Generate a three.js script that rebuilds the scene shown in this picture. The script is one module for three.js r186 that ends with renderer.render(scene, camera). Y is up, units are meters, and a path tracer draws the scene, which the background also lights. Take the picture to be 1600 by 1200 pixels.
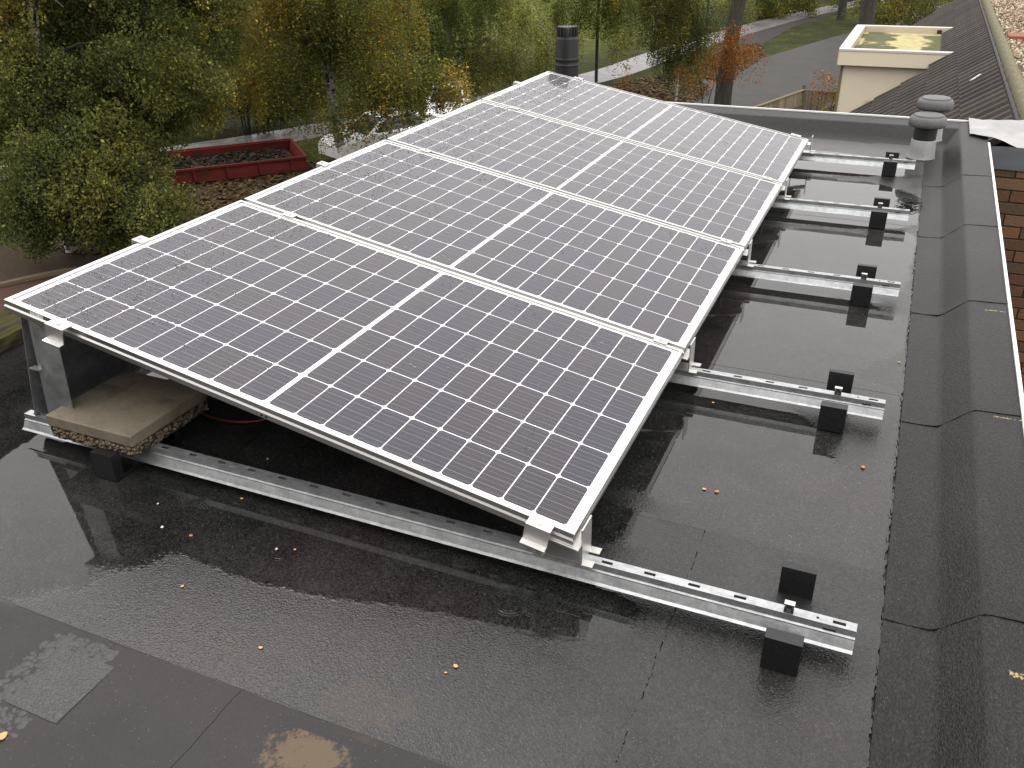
import * as THREE from 'three';
import { mergeGeometries } from 'three/addons/utils/BufferGeometryUtils.js';
import { RoundedBoxGeometry } from 'three/addons/geometries/RoundedBoxGeometry.js';

// ------------------------------------------------------------ camera, sky, sun, exposure
const scene = new THREE.Scene();
const camera = new THREE.PerspectiveCamera(47.24, 4 / 3, 0.05, 900);
camera.position.set(0.5145, 1.3894, 1.4757);
camera.rotation.order = 'YXZ';
camera.rotation.set(-0.4938, 0.4203, -0.0190);
scene.add(camera);
const renderer = new THREE.WebGLRenderer({ antialias: true });
renderer.toneMapping = THREE.LinearToneMapping;
renderer.toneMappingExposure = 1.0;
renderer.shadowMap.enabled = true;

const SKY = 2.4;                       // zenith radiance of the overcast sky
const SUN_DIR = new THREE.Vector3(-0.50, 0.80, -0.33).normalize();
{
  const W = 1024, H = 512, d = new Float32Array(W * H * 4);
  for (let j = 0; j < H; j++) {
    const el = ((j + 0.5) / H - 0.5) * Math.PI, s = Math.sin(el);
    for (let i = 0; i < W; i++) {
      const az = (i / W) * Math.PI * 2, cx = Math.cos(el) * Math.cos(az), cz = Math.cos(el) * Math.sin(az);
      const n = fbm3(cx * 2.2 + 7, s * 4 + 3, cz * 2.2 + 1);
      const toSun = cx * SUN_DIR.x + s * SUN_DIR.y + cz * SUN_DIR.z, glow = 1 + 0.9 * Math.pow(Math.max(0, toSun), 6);   // the cloud is thinner and brighter round the hidden sun
      let L = s > 0 ? SKY * (1 + 0.6 * s) / 1.6 * (0.88 + 0.24 * n) * glow : SKY * 0.12;
      const k = (j * W + i) * 4;
      d[k] = L; d[k + 1] = L * 0.975; d[k + 2] = L * 0.965; d[k + 3] = 1;
    }
  }
  const t = new THREE.DataTexture(d, W, H, THREE.RGBAFormat, THREE.FloatType);
  t.mapping = THREE.EquirectangularReflectionMapping; t.magFilter = t.minFilter = THREE.LinearFilter; t.needsUpdate = true;
  scene.background = t; scene.environment = t;
  const sun = new THREE.DirectionalLight(new THREE.Color(1, 0.97, 0.93), 0.6);
  sun.position.copy(SUN_DIR).multiplyScalar(60); sun.castShadow = true; sun.shadow.radius = 40;
  const sc = sun.shadow.camera; sc.left = sc.bottom = -50; sc.right = sc.top = 50; sc.far = 200;
  sun.shadow.mapSize.set(2048, 2048); scene.add(sun);
}

// ------------------------------------------------------------ noise, names, helpers
function hash2(x, y) { let h = Math.imul(x | 0, 374761393) + Math.imul(y | 0, 668265263) | 0; h = Math.imul(h ^ (h >>> 13), 1274126177); return ((h ^ (h >>> 16)) >>> 0) / 4294967296; }
function vn(x, y) {
  const i = Math.floor(x), j = Math.floor(y), f = x - i, g = y - j, u = f * f * (3 - 2 * f), w = g * g * (3 - 2 * g);
  const a = hash2(i, j), b = hash2(i + 1, j), c = hash2(i, j + 1), e = hash2(i + 1, j + 1);
  return a + (b - a) * u + (c - a) * w + (a - b - c + e) * u * w;
}
function fbm(x, y, o = 4) { let s = 0, a = 0.5, t = 0; for (let k = 0; k < o; k++) { s += a * vn(x, y); t += a; x = x * 2.03 + 17.1; y = y * 2.03 + 9.7; a *= 0.5; } return s / t; }
function fbm3(x, y, z) { return (fbm(x + z * 0.7, y - z * 0.4, 3) + fbm(z + 5.2, x - y, 3)) / 2; }
function rng(seed) { let a = seed | 0; return () => { a = a + 0x6D2B79F5 | 0; let t = Math.imul(a ^ a >>> 15, 1 | a); t = t + Math.imul(t ^ t >>> 7, 61 | t) ^ t; return ((t ^ t >>> 14) >>> 0) / 4294967296; }; }
const sm = (a, b, x) => { const t = Math.min(1, Math.max(0, (x - a) / (b - a))); return t * t * (3 - 2 * t); };
const lerp = (a, b, t) => a + (b - a) * t;

const used = {};
function numbered(n) { const k = used[n] = (used[n] ?? -1) + 1; return k ? `${n}_${String(k).padStart(3, '0')}` : n; }
function tag(o, label, category, group, kind) { if (label) o.userData.label = label; if (category) o.userData.category = category; if (group) o.userData.group = group; if (kind) o.userData.kind = kind; return o; }
function base(name, pos = [0, 0, 0], turn = 0) { const g = new THREE.Group(); g.name = numbered(name); g.position.set(...pos); g.rotation.y = turn; scene.add(g); return g; }
function mesh(name, geo, m, parent = scene) {
  const o = new THREE.Mesh(Array.isArray(geo) ? merge(geo) : geo, m);
  o.name = parent === scene ? numbered(name) : name; o.castShadow = o.receiveShadow = true; parent.add(o); return o;
}
function merge(list) {
  const l = list.map(g => { const n = g.index ? g.toNonIndexed() : g; for (const k of Object.keys(n.attributes)) if (!['position', 'normal', 'uv'].includes(k)) n.deleteAttribute(k); if (!n.attributes.uv) n.setAttribute('uv', new THREE.BufferAttribute(new Float32Array(n.attributes.position.count * 2), 2)); return n; });
  return mergeGeometries(l);
}
function copyOf(o) { const c = o.clone(); c.name = numbered(o.name.replace(/_\d{3}$/, '')); scene.add(c); return c; }
function box(w, h, d, x = 0, y = 0, z = 0, r = 0) { const g = r ? new RoundedBoxGeometry(w, h, d, 1, r) : new THREE.BoxGeometry(w, h, d); return g.translate(x, y, z); }
function cyl(r0, r1, h, x, y, z, n = 24, open = false) { return new THREE.CylinderGeometry(r1, r0, h, n, 1, open).translate(x, y + h / 2, z); }
function shape(pts, holes = []) { const s = new THREE.Shape(pts.map(p => new THREE.Vector2(p[0], p[1]))); for (const h of holes || []) s.holes.push(new THREE.Path(h.map(p => new THREE.Vector2(p[0], p[1])))); return s; }
function ext(pts, depth, holes, bevel = 0) { return new THREE.ExtrudeGeometry(shape(pts, holes), { depth, bevelEnabled: bevel > 0, bevelSize: bevel, bevelThickness: bevel, bevelSegments: 1, steps: 1, curveSegments: 6 }); }
const flat = (pts, depth, holes) => ext(pts.map(p => [p[0], -p[1]]), depth, (holes || []).map(h => h.map(p => [p[0], -p[1]]))).rotateX(-Math.PI / 2);   // outline in x,z, thickness upwards
function tube(pts, r, n = 24, m = 6, closed = false) { return new THREE.TubeGeometry(new THREE.CatmullRomCurve3(pts.map(p => new THREE.Vector3(...p)), closed), n, r, m, closed); }
function taper(pts, r0, r1, seg = 10, rad = 8) {   // tapered limb along a curve
  const c = new THREE.CatmullRomCurve3(pts.map(p => new THREE.Vector3(...p))), g = new THREE.TubeGeometry(c, seg, 1, rad, false), p = g.attributes.position, P = new THREE.Vector3();
  for (let i = 0; i <= seg; i++) { c.getPointAt(i / seg, P); const r = lerp(r0, r1, i / seg); for (let j = 0; j <= rad; j++) { const k = i * (rad + 1) + j; p.setXYZ(k, P.x + (p.getX(k) - P.x) * r, P.y + (p.getY(k) - P.y) * r, P.z + (p.getZ(k) - P.z) * r); } }
  const uv = g.attributes.uv, len = c.getLength(); for (let i = 0; i < uv.count; i++) uv.setXY(i, uv.getX(i) * len, uv.getY(i) * Math.PI * 2 * r0);
  g.computeVertexNormals(); return g;
}
const C = (r, g, b) => new THREE.Color().setRGB(r, g, b);
function mat(color, roughness = 0.6, o = {}) { return new THREE.MeshPhysicalMaterial({ color: color.isColor ? color : C(...color), roughness, specularIntensity: roughness >= 0.65 ? 0.35 : 1, ...o }); }
function bytes(W, H, f, srgb = false) {
  const d = new Uint8Array(W * H * 4), c = [0, 0, 0];
  for (let j = 0; j < H; j++) for (let i = 0; i < W; i++) { f(i, j, c); const k = (j * W + i) * 4; for (let q = 0; q < 3; q++) { let v = c[q]; if (srgb) v = v <= 0.0031308 ? v * 12.92 : 1.055 * Math.pow(v, 1 / 2.4) - 0.055; d[k + q] = Math.max(0, Math.min(255, v * 255 + 0.5)); } d[k + 3] = 255; }
  return tex(d, W, H, srgb);
}
function tex(d, W, H, srgb, type = THREE.UnsignedByteType) { const t = new THREE.DataTexture(d, W, H, THREE.RGBAFormat, type); t.wrapS = t.wrapT = THREE.RepeatWrapping; t.magFilter = THREE.LinearFilter; t.minFilter = THREE.LinearMipmapLinearFilter; t.generateMipmaps = true; if (srgb) t.colorSpace = THREE.SRGBColorSpace; t.needsUpdate = true; return t; }
function worldUV(g, x0, z0, w, h) { const p = g.attributes.position, uv = new Float32Array(p.count * 2); for (let i = 0; i < p.count; i++) { uv[2 * i] = (p.getX(i) - x0) / w; uv[2 * i + 1] = (p.getZ(i) - z0) / h; } g.setAttribute('uv', new THREE.BufferAttribute(uv, 2)); return g; }

const G = -6.3;             // street level below the flat roof

// ------------------------------------------------------------ roof surface: granules, standing water, ripples
const blobs = [             // where water stands: x, z, rx, rz, strength
  [-1.75, 0.1, 0.75, 0.62, 1], [-1.15, -0.05, 0.5, 0.3, 1], [-0.75, 0.05, 0.5, 0.2, 1], [-0.25, 0.04, 0.42, 0.15, 0.9], [0.0, 0.06, 0.13, 0.1, 0.6],
  [-0.9, -0.9, 1.1, 0.75, 1], [-0.2, -0.75, 0.55, 0.35, 1], [0.12, -0.75, 0.38, 0.33, 1], [0.05, -1.25, 0.6, 0.18, 0.7], [0.25, -1.55, 0.3, 0.42, 1], [-0.4, -1.8, 1, 0.6, 1],
  [0.25, -2.55, 0.36, 0.36, 1], [0.1, -2.4, 0.5, 0.5, 1], [0.0, -3.4, 0.7, 0.5, 1], [0.32, -3.35, 0.22, 0.33, 0.9], [0.55, -2.75, 0.13, 0.25, 0.8], [0.55, -1.75, 0.1, 0.25, 0.6], [0.0, -4.2, 0.6, 0.3, 1], [0.42, -4.25, 0.3, 0.2, 0.9], [-0.2, -0.28, 0.4, 0.12, 0.7],
];
function water(x, z) {
  let w = 0;
  for (const b of blobs) { const dx = (x - b[0]) / b[2], dz = (z - b[1]) / b[3], q = dx * dx + dz * dz; if (q < 2.2) w = Math.max(w, b[4] * (1 - sm(0.45, 1.5, q))); }
  return w + (fbm(x * 5 + 3, z * 5 + 8, 4) - 0.5) * 0.9 * Math.min(1, w * 2.2);
}
const rings = [[-0.06, 0.075, 0.03], [-0.12, 0.085, 0.035], [-0.72, 0.135, 0.03], [-1.09, 0.02, 0.04], [-0.17, -0.47, 0.05], [-0.12, -0.6, 0.06], [-1.05, 0.11, 0.05], [0.16, -0.42, 0.03]];
function roofZone(x0, x1, z0, z1, W, H, ior) {
  const rough = new Uint8Array(W * H * 4), col = new Uint8Array(W * H * 4), bump = new Float32Array(W * H * 4);
  const dx = (x1 - x0) / W, dz = (z1 - z0) / H;
  for (let j = 0; j < H; j++) {
    const z = z0 + (j + 0.5) * dz;
    for (let i = 0; i < W; i++) {
      const x = x0 + (i + 0.5) * dx, k = (j * W + i) * 4;
      const g1 = hash2(i * 3 + 11, j * 7 + 5), g2 = vn(x * 420, z * 420), g3 = vn(x * 190 + 50, z * 190), big = fbm(x * 2.2 + 4, z * 2.2, 4), mid = fbm(x * 14, z * 14 + 9, 3);
      let gran = 0.45 * g2 + 0.25 * g3 + 0.3 * g1;
      const smooth = z > 0.53 && !(x > -0.95 && x < -0.81 && z > 0.585 && z < 0.742) ? 1 : 0;       // the older sheet with few granules left
      const w = water(x, z) - 0.22 * gran - 0.18 * (mid - 0.5);
      const m = sm(0.12, 0.42, w);
      // colour of the matter itself: dark mineral felt, pale grit, sand and lime stains
      let c = Math.max(0.004, 0.0135 + 0.009 * (big - 0.5) + 0.040 * (gran - 0.46) + 0.012 * (mid - 0.5));
      if (smooth) c = Math.max(0.003, 0.0085 + 0.006 * (big - 0.5) + 0.010 * (gran - 0.5) + 0.006 * (mid - 0.5));
      let r = c * 1.0, g = c, b = c * 0.97;
      if (smooth) { r = c * 1.08; b = c * 0.96; }
      if (g1 > 0.965 && !smooth) { r = r * 1.3 + 0.022; g = g * 1.3 + 0.021; b = b * 1.3 + 0.019; } if (g1 > 0.9988 && gran > 0.5) { r = g = b = 0.14 + 0.12 * g2; }
      const pink = sm(0.52, 0.75, fbm(x * 3.1 + 40, z * 3.1 + 3, 4)); r += 0.003 * pink; g += 0.001 * pink; b += 0.001 * pink;
      // sand left by a puddle at the lap
      const sx = (x + 0.305) / 0.085, sz = (z - 0.615) / 0.055, sq = sx * sx + sz * sz, sn = 0.6 * fbm(x * 60, z * 60, 4) + 0.4 * fbm(x * 210, z * 210, 3);
      const sand = 0.85 * sm(0.30, 0.62, sn * 1.15 + 0.34 * (1 - sq) - 0.14) * (sq < 2.2 ? 1 : 0) * (z > 0.565 ? 1 : 0);
      const s2 = sm(0.5, 0.8, fbm(x * 35 + 8, z * 35, 4) * 0.8 + 0.42 * (1 - ((x + 0.27) / 0.12) ** 2 - ((z - 0.47) / 0.1) ** 2)) * (z < 0.545 ? 0.16 : 0);
      const S = Math.max(sand, s2); r = lerp(r, 0.105, S); g = lerp(g, 0.072, S); b = lerp(b, 0.045, S);
      col[k] = enc(r); col[k + 1] = enc(g); col[k + 2] = enc(b); col[k + 3] = 255;
      let damp = smooth ? 0.52 + 0.12 * mid : 0.27 + 0.14 * mid;
      damp = lerp(damp, 0.8, S);
      const rr = lerp(damp, 0.035, m); rough[k] = rough[k + 1] = rough[k + 2] = rr * 255; rough[k + 3] = 255;
      let h = (0.6 * g2 + 0.4 * g1) * (smooth ? 0.3 : 0.75) + mid * 0.3; h = lerp(h, 0.62, m);
      // shivering water along the thin edge, and rings of drops
      const edge = m * (1 - m) * 4; h += edge * 0.35 * (vn(x * 90, z * 150) - 0.5);
      if (m > 0.3) { h += 0.05 * fbm(x * 25, z * 40, 2); for (const q of rings) { const d = Math.hypot(x - q[0], z - q[1]); if (d < q[2] * 1.6) h += 0.16 * Math.sin(d * 6.283 / 0.008) * Math.exp(-((d - q[2]) ** 2) / (2 * 0.009 ** 2)); } }
      bump[k] = bump[k + 1] = bump[k + 2] = h; bump[k + 3] = 1;
    }
  }
  return new THREE.MeshPhysicalMaterial({ color: 0xffffff, roughness: 1, ior, map: tex(col, W, H, true), roughnessMap: tex(rough, W, H), bumpMap: tex(bump, W, H, false, THREE.FloatType), bumpScale: 0.0016 });
}
function enc(v) { v = Math.max(0, v); v = v <= 0.0031308 ? v * 12.92 : 1.055 * Math.pow(v, 1 / 2.4) - 0.055; return Math.min(255, v * 255 + 0.5); }
const ZN = [-2.14, 0.72, -0.36, 1.0, 2048, 1000], ZF = [-2.1, 0.72, -4.95, -0.3, 1500, 2048];
const feltNear = roofZone(...ZN, 1.45), feltFar = roofZone(...ZF, 1.51);

const roof = base('flat_roof'); tag(roof, 'wet dark grey bitumen felt roof with puddles under the solar panels', 'roof', null, 'structure');
const feltEdge = mat([0.012, 0.012, 0.012], 0.5);
mesh('roof_deck', box(3.3, 0.25, 8.45, -0.66, -0.131, -1.07), feltEdge, roof);
{ // felt rolls: each is a sheet with a torn, wavy edge, a groove between neighbours
  const wav = (s, t, a) => a * ((fbm(s * 9 + t * 31, t * 7.7, 3) - 0.5) * 2 + (t >= 90 ? 1.0 : 0.25) * (fbm(s * 60 + t, t * 3.3, 3) - 0.5));
  const gp = id => id === 7 ? 0.0002 : id >= 90 && id !== 93 ? 0.0016 : 0.0006;
  function sheet(x0, x1, z0, z1, m, zone, y, ids, amp) {
    const pts = [], n = 240;
    for (let i = 0; i < n; i++) { const x = lerp(x0, x1, i / n); pts.push([x, z0 + gp(ids[0]) + wav(x, ids[0], amp[0])]); }
    for (let i = 0; i < n; i++) { const z = lerp(z0, z1, i / n); pts.push([x1 - gp(ids[1]) + wav(z, ids[1], amp[1]), z]); }
    for (let i = 0; i < n; i++) { const x = lerp(x1, x0, i / n); pts.push([x, z1 - gp(ids[2]) + wav(x, ids[2], amp[2])]); }
    for (let i = 0; i < n; i++) { const z = lerp(z1, z0, i / n); pts.push([x0 + gp(ids[3]) + wav(z, ids[3], amp[3]), z]); }
    const g = flat(pts, 0.0045).translate(0, -0.0045 + y, 0);
    mesh('felt_sheet', worldUV(g, zone[0], zone[2], zone[1] - zone[0], zone[3] - zone[2]), m, roof);
  }
  const L = -2.13, R = 0.655, rows = [-4.86, -4.03, -3.1, -2.19, -1.27, -0.345];
  for (let k = 0; k < 5; k++) sheet(L, R, rows[k], rows[k + 1], feltFar, ZF, k % 2 ? 0.0005 : 0, [k + 1, 90, k + 2, 91], [0.003, 0.006, 0.003, 0]);
  sheet(L, 0.23, -0.345, 0.53, feltNear, ZN, 0.0004, [6, 92, 7, 91], [0.003, 0.007, 0.007, 0]);
  sheet(0.23, R, -0.345, 0.53, feltNear, ZN, 0.0012, [6, 90, 7, 92], [0.003, 0.006, 0.007, 0.007]);
  sheet(L, -0.525, 0.53, 1.42, feltNear, ZN, 0.0002, [7, 93, 8, 91], [0.007, 0.003, 0.003, 0]);
  sheet(-0.525, R, 0.53, 1.42, feltNear, ZN, 0.0001, [7, 90, 8, 93], [0.007, 0.006, 0.003, 0.003]);
  sheet(L, R, 1.42, 3.1, feltNear, ZN, 0, [8, 90, 9, 91], [0.003, 0.006, 0.003, 0]);
  // the small repair patch with bitumen pressed out round it
  const pp = []; for (const [a, b] of [[[-0.95, 0.742], [-0.95, 0.588]], [[-0.95, 0.588], [-0.812, 0.586]], [[-0.812, 0.586], [-0.806, 0.742]], [[-0.806, 0.742], [-0.95, 0.742]]]) for (let i = 0; i < 24; i++) { const t = i / 24, x = lerp(a[0], b[0], t), z = lerp(a[1], b[1], t), e = a[0] === -0.812 || b[0] === -0.812 ? 0.001 : 0.006; pp.push([x + (fbm(z * 40 + 1, x * 40) - 0.5) * e, z + (fbm(x * 40, z * 40 + 5) - 0.5) * e]); }
  mesh('felt_patch', worldUV(flat(pp, 0.0012), ZN[0], ZN[2], ZN[1] - ZN[0], ZN[3] - ZN[2]), feltNear, roof);
  const smear = []; const rs = rng(5);
  for (let i = 0; i < 420; i++) { const t = rs() * 3; let x, z; if (t < 1.3) { x = -0.953 - 0.06 * Math.pow(rs(), 1.3); z = lerp(0.56, 0.8, t / 1.3); } else if (t < 2.1) { x = lerp(-0.98, -0.84, (t - 1.3) / 0.8); z = 0.583 - 0.035 * rs(); } else { x = lerp(-0.98, -0.86, (t - 2.1) / 0.9); z = 0.748 + 0.06 * rs(); } const s = 0.004 + 0.008 * rs(); smear.push(new THREE.SphereGeometry(1, 7, 4, 0, 6.283, 0, 1.57).scale(s * (0.7 + rs()), 0.0016 + 0.0014 * rs(), s * (0.7 + rs())).rotateY(rs() * 3).translate(x, -0.0014, z)); }
  mesh('bitumen_smear', smear, mat([0.013, 0.013, 0.0135], 0.42), roof);
  // beads of bitumen along the long lap and the cross lap
  const bead = []; const rb = rng(9);
  for (let i = 0; i < 420; i++) { const z = lerp(-4.7, 1.2, i / 420) + rb() * 0.01, s = 0.0025 + 0.003 * rb(); bead.push(new THREE.SphereGeometry(1, 6, 3, 0, 6.283, 0, 1.57).scale(s, 0.002, s * (1.5 + 3 * rb())).translate(0.655 + wav(z, 90, 0.006) + (rb() - 0.5) * 0.008, -0.001, z)); }
  for (let i = 0; i < 80; i++) { const z = lerp(-0.33, 0.52, i / 80), s = 0.002 + 0.0025 * rb(); bead.push(new THREE.SphereGeometry(1, 6, 3, 0, 6.283, 0, 1.57).scale(s, 0.0018, s * (1.5 + 3 * rb())).translate(0.23 + wav(z, 92, 0.007) + (rb() - 0.5) * 0.006, -0.0008, z)); }
  mesh('bitumen_bead', bead, mat([0.010, 0.010, 0.010], 0.25), roof);
}
// upstands: the felt runs over a cant strip up to a low raised edge
const mkCant = (K, ro) => {
  const W = 2048, H = 420, sx = 6.6, sy = 0.42;
  const map = bytes(W, H, (i, j, c) => {
    const x = i / W * sx, y = j / H * sy, gr = 0.4 * vn(x * 300, y * 300) + 0.6 * hash2(i, j + 900), big = fbm(x * 3, y * 6 + 2, 4);
    let v = Math.max(0.002, K + 0.046 * (gr - 0.5) + 0.016 * (big - 0.5)); if (hash2(i + 77, j) > 0.9985) v = 0.12;
    c[0] = v * 1.04; c[1] = v; c[2] = v * 0.97;
    const chalk = (z, u0, u1, w) => { const zz = -5.3 + x; if (Math.abs(zz - z - (y - u0) * 0.07) < w && y > u0 && y < u1 && vn(x * 400, y * 200) > 0.42) { c[0] = 0.3; c[1] = 0.24; c[2] = 0.09; } };
    chalk(-1.075, 0.27, 0.37, 0.003); chalk(-0.02, 0.26, 0.335, 0.008); chalk(-1.9, 0.27, 0.34, 0.003);
    if (Math.abs(-5.3 + x + 3.55) < 0.003 && y > 0.28 && y < 0.38 && vn(x * 300, y * 150) > 0.4) c[0] = c[1] = c[2] = 0.12;
  }, true);
  const bump = bytes(W, H, (i, j, c) => { const x = i / W * sx, y = j / H * sy; c[0] = c[1] = c[2] = 0.45 * vn(x * 300, y * 300) + 0.35 * hash2(i, j + 900) + 0.2 * fbm(x * 8, y * 8, 3); });
  return new THREE.MeshPhysicalMaterial({ map, bumpMap: bump, bumpScale: 0.0018, roughness: ro, ior: 1.36, specularIntensity: 0.72 });
};
const cantMat = mkCant(0.0085, 0.44), parapetMat = mkCant(0.034, 0.7);
function sweepStrip(prof, put, s0, s1, seg, u0) {   // prof: [offset, height] pairs; put(offset, height, s) -> [x, y, z]
  const pos = [], uv = [], idx = []; const len = [0]; for (let i = 1; i < prof.length; i++) len.push(len[i - 1] + Math.hypot(prof[i][0] - prof[i - 1][0], prof[i][1] - prof[i - 1][1]));
  for (let k = 0; k <= seg; k++) { const s = lerp(s0, s1, k / seg); prof.forEach((p, i) => { const d = 0.004 * (fbm(s * 3 + i * 9, i * 5.3, 3) - 0.5) * (i > 0 && i < prof.length - 1 ? 1 : 0); pos.push(...put(p[0], p[1] + d, s)); uv.push((s - u0) / 6.6, len[i] / 0.42); }); }
  const n = prof.length; for (let k = 0; k < seg; k++) for (let i = 0; i < n - 1; i++) { const a = k * n + i; idx.push(a, a + n, a + 1, a + 1, a + n, a + n + 1); }
  const g = new THREE.BufferGeometry(); g.setAttribute('position', new THREE.Float32BufferAttribute(pos, 3)); g.setAttribute('uv', new THREE.Float32BufferAttribute(uv, 2)); g.setIndex(idx); g.computeVertexNormals(); return g;
}
const prof = [[0, -0.002], [0.0025, 0.0035], [0.05, 0.0036], [0.092, 0.005], [0.104, 0.009], [0.116, 0.018], [0.148, 0.048], [0.178, 0.076], [0.186, 0.0815], [0.198, 0.0838], [0.26, 0.086], [0.322, 0.088]];
const edgeX = z => 0.9605 - 0.0079 * z;
const rightPut = (lift) => (o, h, z) => { const t = o / 0.322, xe = edgeX(z); return [o < 0.198 ? 0.658 + o : lerp(0.856, xe, (o - 0.198) / 0.124), h + lift, z]; };
[3.1, 0.7, -0.232, -1.149, -2.03, -2.99, -3.91, -5.3].forEach((z, k, a) => { if (k < a.length - 1) mesh('upstand_felt', sweepStrip(prof, rightPut(k * 0.0002), a[k + 1] + (k % 2 ? 0.001 : 0), z + 0.0015, 24, -5.3), cantMat, roof); });
[-2.13, -1.1, -0.12, 0.97].forEach((x, k, a) => { if (k < a.length - 1) mesh('upstand_felt', sweepStrip(prof.map(p => [p[0] * 1.48, p[1]]).slice(0), (o, h, s) => [s, h - 0.0025 - k * 0.0006, -4.823 - o], x, a[k + 1], 30, -2.2), cantMat, roof); });
{ // lap ridges across the right upstand (each strip overlaps the next)
  const laps = []; for (const z of [-0.232, -1.149, -2.03, -2.99, -3.91]) laps.push(sweepStrip(prof.slice(1).map(p => [p[0], p[1] + 0.0016]), (o, h, s) => rightPut(0.001)(o, h, z + s + 0.006 * (fbm(o * 30, z * 9, 3) - 0.5)), 0, 0.055, 3, 0));
  mesh('upstand_lap', laps, cantMat, roof);
}
const whiteTrim = mat([0.66, 0.66, 0.64], 0.45), tarGap = mat([0.01, 0.01, 0.01], 0.4);
{ // folded metal edge trim, in lengths
  const zs = [3.1, 1.4, -1.06, -3.2, -4.66]; for (let k = 0; k < 4; k++) { const a = zs[k], b = zs[k + 1] + 0.002; mesh('edge_trim', flat([[edgeX(a) - 0.004, a], [edgeX(a) + 0.007, a], [edgeX(b) + 0.007, b], [edgeX(b) - 0.004, b]], 0.13).translate(0, -0.034, 0), whiteTrim, roof); }
  const xs = [-2.2, -0.5, 0.9]; for (let k = 0; k < 2; k++) mesh('edge_trim', box(xs[k + 1] - xs[k] - 0.002, 0.12, 0.016, (xs[k] + xs[k + 1]) / 2, 0.034, -5.306), whiteTrim, roof);
}
{ // left parapet with mossy coping
  const g = new THREE.PlaneGeometry(8.4, 0.17, 200, 6); g.rotateY(Math.PI / 2); const p = g.attributes.position; for (let i = 0; i < p.count; i++) p.setX(i, p.getX(i) + 0.006 * (fbm(p.getZ(i) * 7, p.getY(i) * 20) - 0.5));
  g.computeVertexNormals(); const uv = g.attributes.uv; for (let i = 0; i < uv.count; i++) uv.setXY(i, p.getZ(i) / 6.6, p.getY(i) / 0.42);
  mesh('parapet_felt', g.translate(-2.075, 0.082, -1.1), parapetMat, roof);
  mesh('parapet_wall', box(0.2, 0.155, 8.4, -2.178, 0.077, -1.1), feltEdge, roof);
  const moss = new THREE.MeshPhysicalMaterial({ roughness: 0.95, specularIntensity: 0.2, map: bytes(512, 256, (i, j, c) => { const x = i / 60, y = j / 60, n = fbm(x * 1.5, y * 1.5, 5), m = fbm(x * 4 + 9, y * 4, 4); const t = sm(0.42, 0.58, n); c[0] = lerp(0.034, 0.040, t) * (0.4 + m); c[1] = lerp(0.026, 0.038, t) * (0.4 + m); c[2] = lerp(0.018, 0.012, t) * (0.4 + m); }, true) });
  for (let k = 0; k < 6; k++) { const b = new THREE.BoxGeometry(0.21, 0.045, 1.395, 14, 4, 70), q = b.attributes.position, z0 = -4.6 + k * 1.4; for (let i = 0; i < q.count; i++) { const a = 0.03 * (fbm(q.getX(i) * 22 + k * 7, q.getZ(i) * 22 + q.getY(i) * 30, 4) - 0.5); q.setXYZ(i, q.getX(i) + a, q.getY(i) + a, q.getZ(i)); } b.computeVertexNormals(); mesh('coping_stone', b.translate(-2.168, 0.172, z0), moss, roof); }
}
// the house below the roof
{
  const hb = base('brick_house', [0, 0, 0]); tag(hb, 'brick house below the flat roof with the solar panels', 'house');
  mesh('wall', box(3.14, 6.03, 8.3, -0.66, G + 3.015, -1.1), mat([0.13, 0.07, 0.045], 0.85), hb);
}

{ // the taller house behind the photographer: it shades the sides of the metalwork that face this way
  const hb = base('tall_house', [0, 0, 0]); tag(hb, 'taller brick house standing behind the flat roof, outside the picture', 'house'); // brick_house_behind
  const bw = mat([0.10, 0.055, 0.036], 0.85); mesh('wall', box(11, 9.6, 7, -1.5, G + 4.8, 9.2), bw, hb);
  mesh('roof', ext([[-3.9, 0], [0, 2.6], [3.9, 0]], 11.6).rotateY(Math.PI / 2).translate(-7.3, G + 9.6, 9.2), mat([0.04, 0.034, 0.03], 0.7), hb);
  for (const [x, y] of [[-4.8, 4.2], [-1.4, 4.2], [2.0, 4.2], [-4.8, 7.2], [-1.4, 7.2], [2.0, 7.2]]) { const w = mesh('window', [box(1.3, 0.08, 0.1, x, G + y + 0.7, 5.67), box(1.3, 0.08, 0.1, x, G + y - 0.7, 5.67), box(0.08, 1.32, 0.1, x - 0.61, G + y, 5.67), box(0.08, 1.32, 0.1, x + 0.61, G + y, 5.67)], mat([0.7, 0.7, 0.68], 0.5), hb); mesh('pane', box(1.14, 1.32, 0.02, x, G + y, 5.69), mat([0.02, 0.022, 0.025], 0.08), w); }
}

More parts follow.
